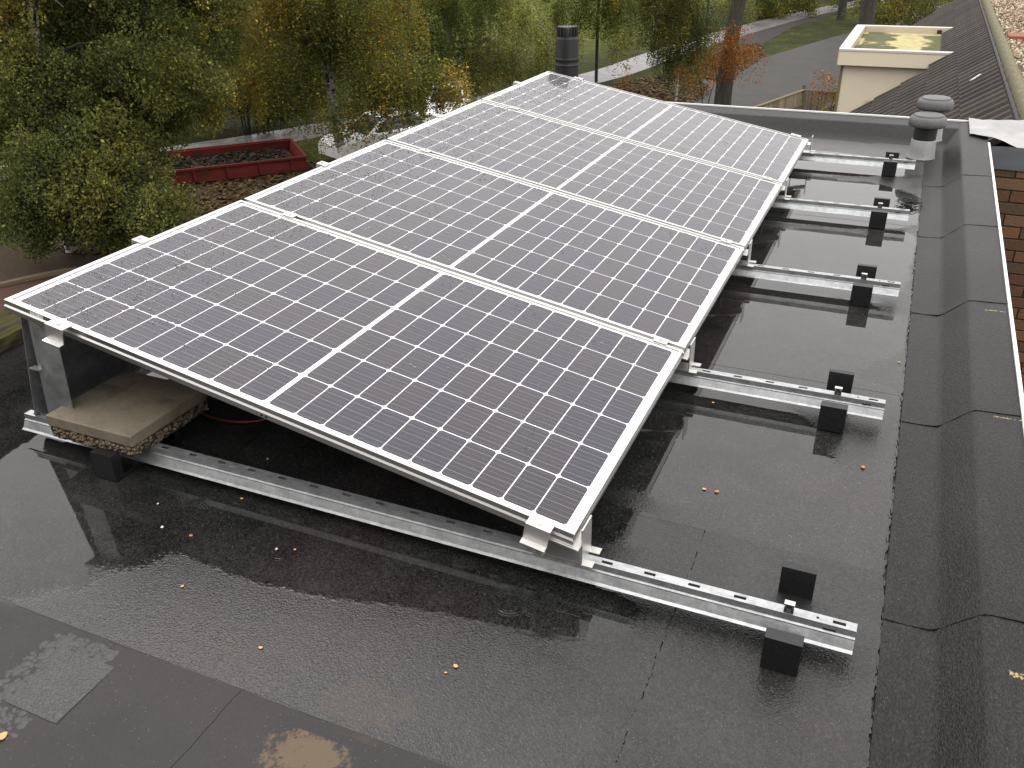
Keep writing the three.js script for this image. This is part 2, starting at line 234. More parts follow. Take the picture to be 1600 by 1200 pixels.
// ------------------------------------------------------------ ground, streets
{
  const W = 2048; const grass = new THREE.MeshPhysicalMaterial({ roughness: 0.95, specularIntensity: 0.15, map: bytes(W, W, (i, j, c) => {
    const x = i / W * 260 - 170, z = j / W * 260 - 200; const n = fbm(x * 0.12, z * 0.12, 4), f = fbm(x * 1.3, z * 1.3, 4), h = hash2(i, j);
    const mead = sm(-44, -62, z + 0.35 * (x + 20)) * sm(-14, -20, x);              // the lush meadow beyond the path
    let r = lerp(0.034, 0.075, mead), g = lerp(0.042, 0.090, mead), b = lerp(0.012, 0.014, mead);
    const v = 0.5 + 0.5 * n + 0.5 * (f - 0.5) + 0.35 * (h - 0.5); r *= v; g *= v; b *= v;
    // fallen leaves and bare earth
    const lit = 0.8 * Math.max(sm(1, 0.35, Math.hypot((x + 10.6) / 4.2, (z + 40.5) / 6.5)), sm(1, 0.3, Math.hypot((x + 17.2) / 4.5, (z + 20) / 5)), sm(1, 0.4, Math.hypot((x + 15.5) / 2.5, (z + 27) / 6))) * sm(0.3, 0.55, n * 0.5 + f * 0.5 + 0.12);
    const l2 = h > 0.72 ? 1 : h > 0.5 ? 0.55 : 0.25; r = lerp(r, 0.085 * l2 + 0.012, lit); g = lerp(g, 0.048 * l2 + 0.010, lit); b = lerp(b, 0.017 * l2 + 0.007, lit);
    const verge = sm(0.62, 0.8, f * 0.6 + h * 0.4); r += 0.04 * verge; g += 0.022 * verge;
    c[0] = r; c[1] = g; c[2] = b;
  }, true) });
  const g = new THREE.PlaneGeometry(900, 900, 1, 1).rotateX(-Math.PI / 2).translate(0, G, -100); worldUV(g, -170, -200, 260, 260);
  tag(mesh('ground', g, grass), 'green grass and leaf litter round the houses', null, null, 'structure');
}
const asphalt = new THREE.MeshPhysicalMaterial({ roughness: 0.55, ior: 1.36, specularIntensity: 0.55, map: bytes(1024, 1024, (i, j, c) => { const x = i / 64, y = j / 64, n = fbm(x, y, 5), h = hash2(i, j); let v = 0.027 * (0.7 + 0.5 * n + 0.3 * (h - 0.5)); c[0] = v * 1.06; c[1] = v; c[2] = v * 0.9; if (h > 0.985 && fbm(x * 0.4 + 5, y * 0.4, 3) > 0.5) { c[0] = 0.12; c[1] = 0.06; c[2] = 0.02; } }, true), bumpMap: bytes(512, 512, (i, j, c) => { c[0] = c[1] = c[2] = fbm(i / 9, j / 9, 3); }), bumpScale: 0.01 });
const wetPath = new THREE.MeshPhysicalMaterial({ roughness: 0.34, ior: 1.3, specularIntensity: 0.6, map: bytes(512, 512, (i, j, c) => { const n = fbm(i / 40, j / 40, 5), v = 0.12 * (0.6 + 0.8 * n); c[0] = v * 1.02; c[1] = v; c[2] = v; }, true), bumpMap: bytes(512, 512, (i, j, c) => { c[0] = c[1] = c[2] = fbm(i / 30, j / 30, 4); }), bumpScale: 0.03 });
function ground(name, pts, y, m, label, sc = 12, parent = scene) { const g = flat(pts, 0.08).translate(0, G - 0.08 + y, 0); return tag(mesh(name, worldUV(g, 0, 0, sc, sc), m, parent), label, null, null, 'structure'); }
function ribbon(pts, w) { const c = new THREE.CatmullRomCurve3(pts.map(p => new THREE.Vector3(p[0], 0, p[1]))), l = [], r = []; for (let i = 0; i <= 40; i++) { const p = c.getPointAt(i / 40), t = c.getTangentAt(i / 40); l.push([p.x + t.z * w / 2, p.z - t.x * w / 2]); r.unshift([p.x - t.z * w / 2, p.z + t.x * w / 2]); } return l.concat(r); }
ground('street', [[-8.4, -30], [-8.3, -37.6], [-9.6, -45.6], [-8.0, -52], [-6.1, -59.6], [-4.05, -67], [-1, -78], [3.5, -96], [12, -96], [8, -78], [5, -64], [3, -45], [2, -18], [-8, -18]], 0.008, asphalt, 'wide asphalt street beside the grass verge');
ground('footpath', ribbon([[-40, -6], [-30, -17], [-23.2, -24.9], [-20, -31.6], [-16.6, -39], [-14.6, -44.6], [-13.4, -54], [-12.2, -61], [-9, -76], [-4, -92]], 2.3), 0.016, wetPath, 'wet pale path running behind the birch trees', 6);
const darkPath = mat([0.026, 0.021, 0.019], 0.8, { specularIntensity: 0.4 });
ground('footpath', [[-10.6, -53], [-10.9, -62], [-10.7, -70], [-8.9, -80], [-5.6, -92], [-3.4, -92], [-6.3, -79], [-8.2, -69], [-8.7, -60], [-9.2, -54]], 0.012, darkPath, 'dark path between two strips of grass');
{ // brown paving at the left, made of small blocks too far off to tell apart, and its pale kerb
  const pav = new THREE.MeshPhysicalMaterial({ roughness: 0.85, specularIntensity: 0.15, map: bytes(1024, 1024, (i, j, c) => { const n = fbm(i / 60, j / 60, 5), h = hash2(i, j), q = hash2((i / 4) | 0, (j / 8) | 0); const v = 0.6 + 0.4 * n + 0.25 * (h - 0.5) + 0.2 * (q - 0.5); c[0] = 0.050 * v; c[1] = 0.034 * v; c[2] = 0.020 * v; }, true) });
  ground('pavement', [[-22.5, -11], [-20.6, -14.6], [-17.8, -15.6], [-13, -13], [-9, -4], [-9, 8], [-26, 8]], 0.02, pav, 'brown paved ground below the left end of the roof', 10);
  const red = mat([0.05, 0.022, 0.016], 0.8);
  ground('pavement', [[-19.6, -9.4], [-17.5, -12.9], [-15.4, -12], [-8, 0], [-8, 6], [-24, 6]], 0.03, red, 'red brick strip inside the pale kerb', 10);
  const k = ribbon([[-24, -2.5], [-19.2, -10.4], [-17.4, -13.1], [-15.2, -12.4]], 0.16); ground('kerb', k, 0.1, mat([0.10, 0.075, 0.05], 0.8), 'pale kerb line along the brown paving');
}

// ------------------------------------------------------------ solar panels
const TH = 0.18494, PW = 1.69, PH = 1.0, PITCH = 1.0189, LOW = 0.1688;
const alu = mat([0.64, 0.635, 0.62], 0.32, { metalness: 1 });
const aluRough = mat([0.62, 0.61, 0.585], 0.4, { metalness: 0.9 });
const boltMat = mat([0.62, 0.61, 0.58], 0.3, { metalness: 1 });
const backsheet = mat([0.80, 0.80, 0.80], 0.5);
const cellMats = [0, 1, 2, 3].map(k => {
  const W = 128, H = 256; return new THREE.MeshPhysicalMaterial({ roughness: 0.45, map: bytes(W, H, (i, j, c) => {
    const y = j / H * 9, d = Math.abs(y - Math.floor(y) - 0.5) * 0.1565 / 9, dot = ((i / 5.1) | 0) % 2, n = vn(i * 0.06 + k * 9, j * 0.05);
    let r = 0.0085 + 0.003 * n + [0, 0.0015, -0.001, 0.0008][k], g = 0.0068 + 0.002 * n, b = 0.0135 + 0.004 * n + [0.002, 0, 0.004, -0.002][k];
    if (d < 0.00042) { const v = dot ? 0.25 : 0.13; r = g = b = v; } else if (j % 4 === 0) { r *= 1.15; g *= 1.15; b *= 1.15; }
    c[0] = r; c[1] = g; c[2] = b;
  }, true) });
});
const glassMats = [3, 8].map(seed => {
  const W = 2048, H = 1212, d = new Float32Array(W * H * 4), r = rng(seed), h = new Float32Array(W * H), mm = W / PW;
  const drop = (x, y, s, hh) => { const R = s * mm, i0 = Math.floor(x * mm - R - 1), i1 = Math.ceil(x * mm + R + 1), j0 = Math.floor(y * mm - R - 1), j1 = Math.ceil(y * mm + R + 1), e = 0.75 + 0.5 * r(); for (let j = j0; j <= j1; j++) for (let i = i0; i <= i1; i++) { if (i < 0 || j < 0 || i >= W || j >= H) continue; const q = ((i - x * mm) ** 2 + ((j - y * mm) * e) ** 2) / (R * R); if (q < 1) { const v = hh * Math.sqrt(1 - q); if (v > h[j * W + i]) h[j * W + i] = v; } } };
  for (let k = 0; k < 5000; k++) { const u = r(), x = u * PW, y = r() * PH; const dens = 0.75 * fbm(x * 5 + seed, y * 5, 3) + 0.5 * sm(0.34, 0.02, u) + (y > 0.9 ? 0.22 : 0); if (dens < 0.52 + 0.45 * r()) continue; const s = 0.0014 + 0.0028 * Math.pow(r(), 2); drop(x, y, s * 0.8, 150 * s); }
  for (let k = 0; k < 46; k++) drop(r() * PW, r() * PH, 0.0035 + 0.003 * r(), 0.6);
  for (let j = 0; j < H; j++) for (let i = 0; i < W; i++) { const k = (j * W + i) * 4, x = i / mm, y = j / mm; const v = h[j * W + i] + 0.006 * fbm(x * 28, y * 120, 2); d[k] = d[k + 1] = d[k + 2] = v; d[k + 3] = 1; }
  return new THREE.MeshPhysicalMaterial({ color: 0xffffff, transmission: 1, thickness: 0, ior: 1.19, roughness: 0.06, bumpMap: tex(d, W, H, false, THREE.FloatType), bumpScale: 0.0022 });
});
// frame: one mitred profile round the panel; d = inwards from the outer face, y = up. Local axes: x = -s (s runs up the slope), z = -t
function frameGeo() {
  const pr = [[0.0115, -0.0032], [0.0115, 0], [0.0008, 0], [0, -0.0008], [0, -0.0020], [0.0012, -0.0026], [0.0012, -0.0150], [-0.0022, -0.0200], [-0.0022, -0.0340], [0.022, -0.0355], [0.022, -0.0335], [0.0012, -0.032]];
  const pos = [], uv = []; const ring = (d, y) => [[-d, y, -d], [-(PW - d), y, -d], [-(PW - d), y, -(PH - d)], [-d, y, -(PH - d)]];
  for (let i = 0; i < pr.length - 1; i++) { const a = ring(...pr[i]), b = ring(...pr[i + 1]); for (let k = 0; k < 4; k++) { const n = (k + 1) % 4; for (const q of [a[k], b[k], a[n], a[n], b[k], b[n]]) { pos.push(...q); uv.push(q[0], q[2]); } } }
  const g = new THREE.BufferGeometry(); g.setAttribute('position', new THREE.Float32BufferAttribute(pos, 3)); g.setAttribute('uv', new THREE.Float32BufferAttribute(uv, 2)); g.computeVertexNormals(); return g;
}
const CW = 0.0781, CH = 0.1555, CS = 0.0812, CT = 0.1592, ch = 0.0062;
const cellGeo = (() => { const g = flat([[-CW / 2 + ch, -CH / 2], [CW / 2 - ch, -CH / 2], [CW / 2, -CH / 2 + ch], [CW / 2, CH / 2 - ch], [CW / 2 - ch, CH / 2], [-CW / 2 + ch, CH / 2], [-CW / 2, CH / 2 - ch], [-CW / 2, -CH / 2 + ch]], 0.0005); return worldUV(g, -CW / 2, -CH / 2, CW, CH); })();
function boltGeo(x, y, z, r = 0.0065) { return [cyl(r, r, 0.004, x, y, z, 6), cyl(r * 1.6, r * 1.6, 0.0012, x, y - 0.001, z, 16)]; }
// end clamp: a folded aluminium strip over the frame edge, hollow at the sides
function endClamp(s, near) {
  const t0 = near ? 0 : PH, o = near ? 1 : -1, L = 0.06, zf = z => -t0 + o * z;
  const P = [[-0.011, 0.0015], [0.03, 0.0015], [0.03, -0.042], [0.045, -0.044], [0.045, -0.0465], [0.0275, -0.0445], [0.0275, -0.001], [-0.011, -0.001]];
  const g = new THREE.ExtrudeGeometry(shape(P.map(p => [o > 0 ? p[0] : p[0], p[1] + 0.001])), { depth: L, bevelEnabled: false }).rotateY(o > 0 ? -Math.PI / 2 : Math.PI / 2);
  g.translate(o > 0 ? -s + L / 2 : -s - L / 2, 0, zf(0)); return g;
}
const dropGeo = new THREE.SphereGeometry(1, 10, 4, 0, Math.PI * 2, 0, Math.PI / 2), dropMat = new THREE.MeshPhysicalMaterial({ color: 0xffffff, transmission: 1, thickness: 0.002, ior: 1.33, roughness: 0.02 });
const panelNames = ['nearest', 'second', 'third', 'farthest'];
const panels = [];
const panelTags = ['solar panel nearest the camera, its near edge lifted over the concrete tile', 'second solar panel of the row, just behind the nearest one', 'third solar panel of the row, before the one by the black flue pipe', 'farthest solar panel, with the black flue pipe standing behind its corner'];
const rp = rng(41);
for (let k = 0; k < 4; k++) {
  const p = base('solar_panel', [0, LOW, -k * PITCH]); p.rotation.z = -TH; tag(p, panelTags[k], 'solar panel', 'solar panels in one tilted row'); panels.push(p);
  mesh('frame', k ? panels[0].children.find(c => c.name === 'frame').geometry : frameGeo(), alu, p);
  mesh('backsheet', box(PW - 0.006, 0.002, PH - 0.006, -PW / 2, -0.0072, -PH / 2), backsheet, p);
  for (let h = 0; h < 2; h++) for (let i = 0; i < 10; i++) for (let j = 0; j < 6; j++) {
    const c = new THREE.Mesh(cellGeo, cellMats[(rp() * 4) | 0]); c.name = 'cell'; c.receiveShadow = true;
    c.position.set(-(0.0290 + CW / 2 + i * CS + h * 0.8235), -0.0061, -(0.0245 + CH / 2 + j * CT)); p.add(c);
  }
  const gl = new THREE.PlaneGeometry(PW - 0.02, PH - 0.02).rotateX(-Math.PI / 2).rotateY(k > 1 ? 0 : 0).translate(-PW / 2, -0.0026, -PH / 2);
  if (k % 2) { const uv = gl.attributes.uv; for (let i = 0; i < uv.count; i++) uv.setY(i, 1 - uv.getY(i)); }
  mesh('glass', gl, glassMats[k > 1 ? 1 : 0], p);
  { // rain drops standing on the glass, thick along the high edge
    const n = 1500, im = new THREE.InstancedMesh(dropGeo, dropMat, n), M = new THREE.Matrix4(), r = rng(300 + k), Q = new THREE.Quaternion(); let c = 0;
    while (c < n) { const u = r(), y = r(), d = 0.8 * fbm(u * 9 + k * 5, y * 7, 3) + 0.62 * sm(0.36, 0.02, u) + (y > 0.88 ? 0.16 : 0); if (d < 0.5 + 0.5 * r()) continue; const s = 0.0013 + 0.0027 * Math.pow(r(), 1.8); M.compose(new THREE.Vector3(-PW + 0.012 + u * (PW - 0.024), -0.0025, -0.012 - y * (PH - 0.024)), Q, new THREE.Vector3(s * (0.85 + 0.4 * r()), s * 0.5, s)); im.setMatrixAt(c++, M); }
    im.name = 'water_drops'; im.userData.kind = 'stuff'; p.add(im);
  }
  // bolted clamps
  const cl = [];
  if (k === 0) for (const s of [1.482, 0.078]) { mesh('end_clamp', endClamp(s, true), aluRough, p); mesh('bolt', boltGeo(-s, 0.0025, 0.012), boltMat, p); }
  if (k === 3) for (const s of [1.482, 0.078]) { mesh('end_clamp', endClamp(s, false), aluRough, p); mesh('bolt', boltGeo(-s, 0.0025, -PH - 0.012), boltMat, p); }
  if (k < 3) for (const s of [1.482, 0.078]) { mesh('mid_clamp', box(0.045, 0.003, 0.036, -s, 0.0022, -PH - 0.0095, 0.0008), aluRough, p); mesh('bolt', boltGeo(-s, 0.0042, -PH - 0.0095, 0.005), boltMat, p); }
  mesh('edge_clip', [box(0.04, 0.003, 0.042, -PW - 0.006, 0.0025, -0.515), box(0.002, 0.03, 0.042, -PW - 0.026, -0.0125, -0.515)], aluRough, p); mesh('bolt', boltGeo(-PW - 0.012, 0.0045, -0.515, 0.005), boltMat, p);
  if (k === 0) { // paper sticker with printed lines on the near frame face, and small drain holes
    const st = bytes(128, 32, (i, j, c) => { const line = (j > 8 && j < 14 && i > 10 && i < 80) || (j > 18 && j < 24 && i > 10 && i < 64) || (i > 90 && i < 120 && j > 6 && j < 26 && (i % 4) < 2); c[0] = c[1] = c[2] = line ? 0.12 : 0.75; }, true);
    const pl = new THREE.PlaneGeometry(0.045, 0.010).translate(-1.575, -0.009, -0.0008); mesh('sticker', pl, new THREE.MeshPhysicalMaterial({ map: st, roughness: 0.5 }), p);
    mesh('drain_hole', [box(0.006, 0.006, 0.004, -0.838, -0.0275, 0.0006), box(0.006, 0.006, 0.004, -0.824, -0.0275, 0.0006), box(0.003, 0.003, 0.004, -0.852, -0.0265, 0.0006)], feltEdge, p);
  }
}

// ------------------------------------------------------------ galvanised rails
const galv = (() => {
  const map = bytes(512, 512, (i, j, c) => { const n = fbm(i / 22, j / 22, 4), q = vn(i / 5, j / 5), f = fbm(i / 60 + 7, j / 60, 3); const v = 0.40 + 0.18 * (n - 0.5) + 0.08 * (q - 0.5) + 0.12 * (f - 0.5); c[0] = v * 0.97; c[1] = v; c[2] = v * 1.01; }, true);
  const ro = bytes(512, 512, (i, j, c) => { const n = fbm(i / 16 + 4, j / 16, 4); c[0] = c[1] = c[2] = 0.34 + 0.25 * n; });
  return new THREE.MeshPhysicalMaterial({ map, roughnessMap: ro, roughness: 1, metalness: 0.85 });
})();
const RX0 = -1.774, RX1 = 0.6045, RL = RX1 - RX0;
function railWeb() {
  const t = 0.0013, half = [[0.0125, 0.0782], [0.0125, 0.0620], [0.0168, 0.0600], [0.0172, 0.0570], [0.0275, 0.0385], [0.0345, 0.0352]];
  const out = half.map(p => [p[0], p[1]]), inn = half.map(p => [p[0] - t, p[1] - t * 0.6]).reverse(), g = [];
  for (const m of [1, -1]) { const pts = out.concat(inn).map(p => [p[0] * m, p[1]]); g.push(new THREE.ExtrudeGeometry(shape(pts), { depth: RL, bevelEnabled: false, steps: 1 })); }
  const r = merge(g).rotateY(Math.PI / 2).translate(RX0, 0, 0); const p = r.attributes.position, uv = r.attributes.uv; for (let i = 0; i < p.count; i++) uv.setXY(i, p.getX(i) * 2.2, (p.getY(i) - Math.abs(p.getZ(i))) * 2.2); return r;
}
function railTop() {
  const holes = []; for (let i = 0; i < 24; i++) { const x = 0.570 - 0.1 * i - (i ? 0.004 : 0); if (x < RX0 + 0.03) break; if (i === 1) continue; holes.push([[x - 0.013, -0.0045], [x + 0.013, -0.0045], [x + 0.013, 0.0045], [x - 0.013, 0.0045]]); }
  holes.push([0, 1, 2, 3, 4, 5].map(q => [0.527 + 0.0035 * Math.cos(q * 1.047), 0.0035 * Math.sin(q * 1.047)]));
  const g = flat([[RX0, -0.0124], [RX1, -0.0124], [RX1, 0.0124], [RX0, 0.0124]], 0.0014, holes).translate(0, 0.0772, 0);
  const p = g.attributes.position, uv = g.attributes.uv; for (let i = 0; i < p.count; i++) uv.setXY(i, p.getX(i) * 2.2, p.getZ(i) * 2.2); return g;
}
function mkRail() {
  const r = base('mounting_rail', [0, 0, -0.0405]);
  mesh('web', railWeb(), galv, r); mesh('top_flange', railTop(), galv, r);
  // the punched slots of the upper web, seen as one dark slit near the end
  mesh('slit', box(0.026, 0.004, 0.0012, 0.553, 0.0655, 0.01265), feltEdge, r);
  // T-shaped clip that holds the rail to the rubber support
  mesh('clip', [box(0.022, 0.003, 0.014, 0.468, 0.0995, 0.002, 0.0008), box(0.013, 0.0215, 0.006, 0.468, 0.0885, 0.002)], boltMat, r);
  mesh('clip_spring', [box(0.004, 0.014, 0.012, 0.4605, 0.085, 0.003), box(0.004, 0.014, 0.012, 0.4755, 0.085, 0.003), box(0.02, 0.003, 0.014, 0.468, 0.0805, 0.003)], mat([0.05, 0.05, 0.05], 0.4, { metalness: 0.5 }), r);
  // low foot that carries the panel's lower corner
  const f = [box(0.0035, 0.098, 0.062, 0.0145, 0.1275, 0.0), box(0.026, 0.003, 0.022, 0.028, 0.0812, 0.024), box(0.026, 0.003, 0.022, 0.028, 0.0812, -0.028), box(0.13, 0.003, 0.056, -0.05, 0.0806, 0.0)];
  mesh('front_foot', f, aluRough, r);
  mesh('foot_seat', [box(0.115, 0.003, 0.075, 0, 0, 0).rotateZ(-TH).translate(-0.045, 0.140, 0.01), box(0.003, 0.055, 0.02, -0.098, 0.108, 0.032), box(0.003, 0.055, 0.02, -0.078, 0.108, 0.032), box(0.02, 0.003, 0.02, -0.088, 0.118, 0.032)], aluRough, r);
  // tall folded rear leg under the high edge
  const leg = [ext([[-1.635, 0.08], [-1.545, 0.08], [-1.515, 0.425], [-1.605, 0.425]].map(p => [p[0] + 0, p[1]]), 0.0022).translate(0, 0, 0.020)];
  const fold = new THREE.BufferGeometry(); const A = [[-1.605, 0.425, 0.021], [-1.635, 0.08, 0.021], [-1.677, 0.08, 0.004], [-1.640, 0.425, 0.004]];
  fold.setAttribute('position', new THREE.Float32BufferAttribute([...A[0], ...A[1], ...A[2], ...A[0], ...A[2], ...A[3], ...A[0].map((v, i) => v + [0, 0, -0.002][i]), ...A[2].map((v, i) => v + [0, 0, -0.002][i]), ...A[1].map((v, i) => v + [0, 0, -0.002][i]), ...A[0].map((v, i) => v + [0, 0, -0.002][i]), ...A[3].map((v, i) => v + [0, 0, -0.002][i]), ...A[2].map((v, i) => v + [0, 0, -0.002][i])], 3)); fold.computeVertexNormals();
  leg.push(fold, box(0.04, 0.004, 0.02, -1.652, 0.255, 0.012).rotateY(0), box(0.1, 0.003, 0.05, -1.57, 0.426, 0.0).rotateZ(0), box(0.12, 0.003, 0.05, -1.60, 0.0815, 0));
  mesh('rear_leg', leg, galv, r);
  return r;
}
const railTags = ['galvanised rail nearest the camera, under the near edge of the first panel, ending in front', 'galvanised rail under the seam between the nearest and second panel', 'galvanised rail under the middle seam of the panel row', 'galvanised rail beside the dark wire clump', 'farthest galvanised rail, ending beside the pale vent pipe'];
const rail0 = mkRail();
for (let k = 0; k < 5; k++) { const r = k ? copyOf(rail0) : rail0; r.position.z = -0.0405 - k * PITCH; r.position.x = 0; tag(r, railTags[k], 'mounting rail', 'galvanised rails under the panels'); }

// ------------------------------------------------------------ rubber supports
const rubber = new THREE.MeshPhysicalMaterial({ roughness: 0.45, specularIntensity: 1, map: bytes(256, 256, (i, j, c) => { const h = hash2(i, j), n = vn(i / 4, j / 4); const v = h > 0.93 ? 0.012 : 0.003 + 0.003 * n; c[0] = c[1] = c[2] = v; }, true), bumpMap: bytes(256, 256, (i, j, c) => { c[0] = c[1] = c[2] = 0.6 * vn(i / 3, j / 3) + 0.4 * hash2(i, j); }), bumpScale: 0.0008 });
function mkSupport() {
  const s = base('rubber_support');
  const P = [[-0.0649, 0.0005], [0.189, 0.0005], [0.189, 0.0805], [0.1705, 0.0805], [0.1705, 0.006], [-0.0345, 0.006], [-0.0345, 0.0805], [-0.0649, 0.0805]];
  const g = new THREE.ExtrudeGeometry(shape(P), { depth: 0.0735, bevelEnabled: true, bevelSize: 0.0008, bevelThickness: 0.0008, bevelSegments: 1 }).rotateY(Math.PI / 2); // profile x = away from camera
  const p = g.attributes.position, uv = g.attributes.uv; for (let i = 0; i < p.count; i++) uv.setXY(i, (p.getX(i) + p.getY(i)) * 5, (p.getZ(i) + p.getY(i) * 0.5) * 5);
  mesh('block', g, rubber, s); mesh('rail_pad', box(0.066, 0.026, 0.062, 0.037, 0.018, -0.0405), rubber, s); return s;
}
const sup0 = mkSupport();
const supTags = ['black rubber support under the free end of the nearest rail', 'black rubber support at the end of the second rail', 'black rubber support at the end of the third rail', 'black rubber support at the end of the rail beside the dark wire clump', 'black rubber support beside the pale vent pipe', 'black rubber support under the concrete tile'];
const supPos = [[0.4347, 0], [0.430, -PITCH], [0.4347, -2 * PITCH], [0.4347, -3 * PITCH], [0.4347, -4 * PITCH], [-1.405, 0]];
supPos.forEach((q, k) => { const s = k ? copyOf(sup0) : sup0; s.position.set(q[0], 0.0045, q[1]); tag(s, supTags[k], 'rubber support', 'black rubber supports under the rails'); });

// ------------------------------------------------------------ rear wind plates, concrete tile, cable
const wp = base('wind_deflector'); tag(wp, 'galvanised sheet closing the rear of the nearest panel behind the leg', 'wind deflector', 'sheets closing the high rear side of the panels');
{ const g = ext([[-1.735, 0.06], [-1.655, 0.435], [-1.6525, 0.434], [-1.7325, 0.0595], [-1.70, 0.0585], [-1.70, 0.057], [-1.7345, 0.0575]], 0.99).translate(0, 0, -1.02); const p = g.attributes.position, uv = g.attributes.uv; for (let i = 0; i < p.count; i++) uv.setXY(i, p.getZ(i) * 2.2, p.getY(i) * 2.2); mesh('sheet', g, galv, wp); mesh('hem', [box(0.03, 0.002, 0.99, -1.64, 0.437, -0.525)], galv, wp); }
for (let k = 1; k < 4; k++) { const w = copyOf(wp); w.position.z = -k * PITCH; tag(w, ['', 'galvanised sheet behind the second panel', 'galvanised sheet behind the third panel', 'galvanised sheet behind the farthest panel, near the black flue pipe'][k], 'wind deflector', 'sheets closing the high rear side of the panels'); }
{
  const t = base('concrete_tile', [-1.427, 0.0785, -0.114]); tag(t, 'brown concrete paving tile lying on the rail as ballast', 'paving tile');
  const top = new THREE.MeshPhysicalMaterial({ roughness: 0.7, map: bytes(512, 512, (i, j, c) => { const n = fbm(i / 90, j / 90, 5), f = fbm(i / 14, j / 14, 3), h = hash2(i, j); const w = sm(0.45, 0.7, fbm(i / 120 + 9, j / 120, 4)); let v = 0.135 * (0.75 + 0.35 * n + 0.3 * (f - 0.5) + 0.16 * (h - 0.5)) * (1 - 0.38 * w); c[0] = v * 1.12; c[1] = v * 0.93; c[2] = v * 0.66; if (h > 0.9985) c[0] = c[1] = c[2] = 0.05; }, true), bumpMap: bytes(256, 256, (i, j, c) => { c[0] = c[1] = c[2] = fbm(i / 6, j / 6, 3); }), bumpScale: 0.0012 });
  const g = new RoundedBoxGeometry(0.318, 0.036, 0.302, 2, 0.004).translate(0, 0.0535, 0); const p = g.attributes.position, uv = g.attributes.uv; for (let i = 0; i < p.count; i++) uv.setXY(i, p.getX(i) * 2.5 + p.getY(i) * 2, p.getZ(i) * 2.5 + p.getY(i) * 2); mesh('slab', g, top, t);
  const agg = new THREE.BoxGeometry(0.312, 0.036, 0.296, 60, 9, 60), q = agg.attributes.position; for (let i = 0; i < q.count; i++) { const x = q.getX(i), y = q.getY(i), z = q.getZ(i), a = 0.010 * (fbm(x * 130 + y * 90, z * 130 - y * 70, 2) - 0.6), l = Math.max(0.05, Math.hypot(x, z)); q.setXYZ(i, x * (1 + a / l), y + (y < 0 ? -0.004 * vn(x * 90, z * 90) : 0), z * (1 + a / l)); } agg.computeVertexNormals(); agg.translate(0, 0.0185, 0);
  const uq = agg.attributes.uv; for (let i = 0; i < q.count; i++) uq.setXY(i, q.getX(i) * 3 + q.getY(i) * 2, q.getZ(i) * 3 + q.getY(i) * 3);
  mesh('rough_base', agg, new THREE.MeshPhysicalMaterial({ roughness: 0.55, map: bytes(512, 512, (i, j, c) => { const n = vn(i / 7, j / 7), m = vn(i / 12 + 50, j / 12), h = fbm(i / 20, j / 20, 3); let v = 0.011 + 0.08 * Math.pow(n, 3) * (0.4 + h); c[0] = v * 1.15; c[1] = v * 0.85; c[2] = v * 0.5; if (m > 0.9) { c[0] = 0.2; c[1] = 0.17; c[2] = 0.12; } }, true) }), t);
  const st = []; const r = rng(77); for (let i = 0; i < 260; i++) { const u = (r() - 0.5), s = 0.003 + 0.005 * r(), y = 0.004 + 0.028 * r(), side = r(); st.push(new THREE.IcosahedronGeometry(s, 0).scale(1, 0.8, 1).rotateY(r() * 6).translate(...(side < 0.5 ? [u * 0.306, y, 0.147] : side < 0.9 ? [0.155, y, u * 0.29] : [-0.155, y, u * 0.29]))); }
  tag(mesh('gravel_grain', st, new THREE.MeshPhysicalMaterial({ color: C(0.085, 0.06, 0.034), roughness: 0.4 }), t), null, null, null, 'stuff');
}
tag(mesh('cable', tube([[-1.50, 0.008, -0.42], [-1.423, 0.007, -0.345], [-1.353, 0.007, -0.321], [-1.287, 0.007, -0.316], [-1.23, 0.007, -0.324], [-1.177, 0.007, -0.35], [-1.14, 0.007, -0.40], [-1.12, 0.012, -0.50]], 0.0028, 40, 8), mat([0.22, 0.02, 0.02], 0.4)), 'thin red cable lying on the wet roof under the nearest panel', 'cable');

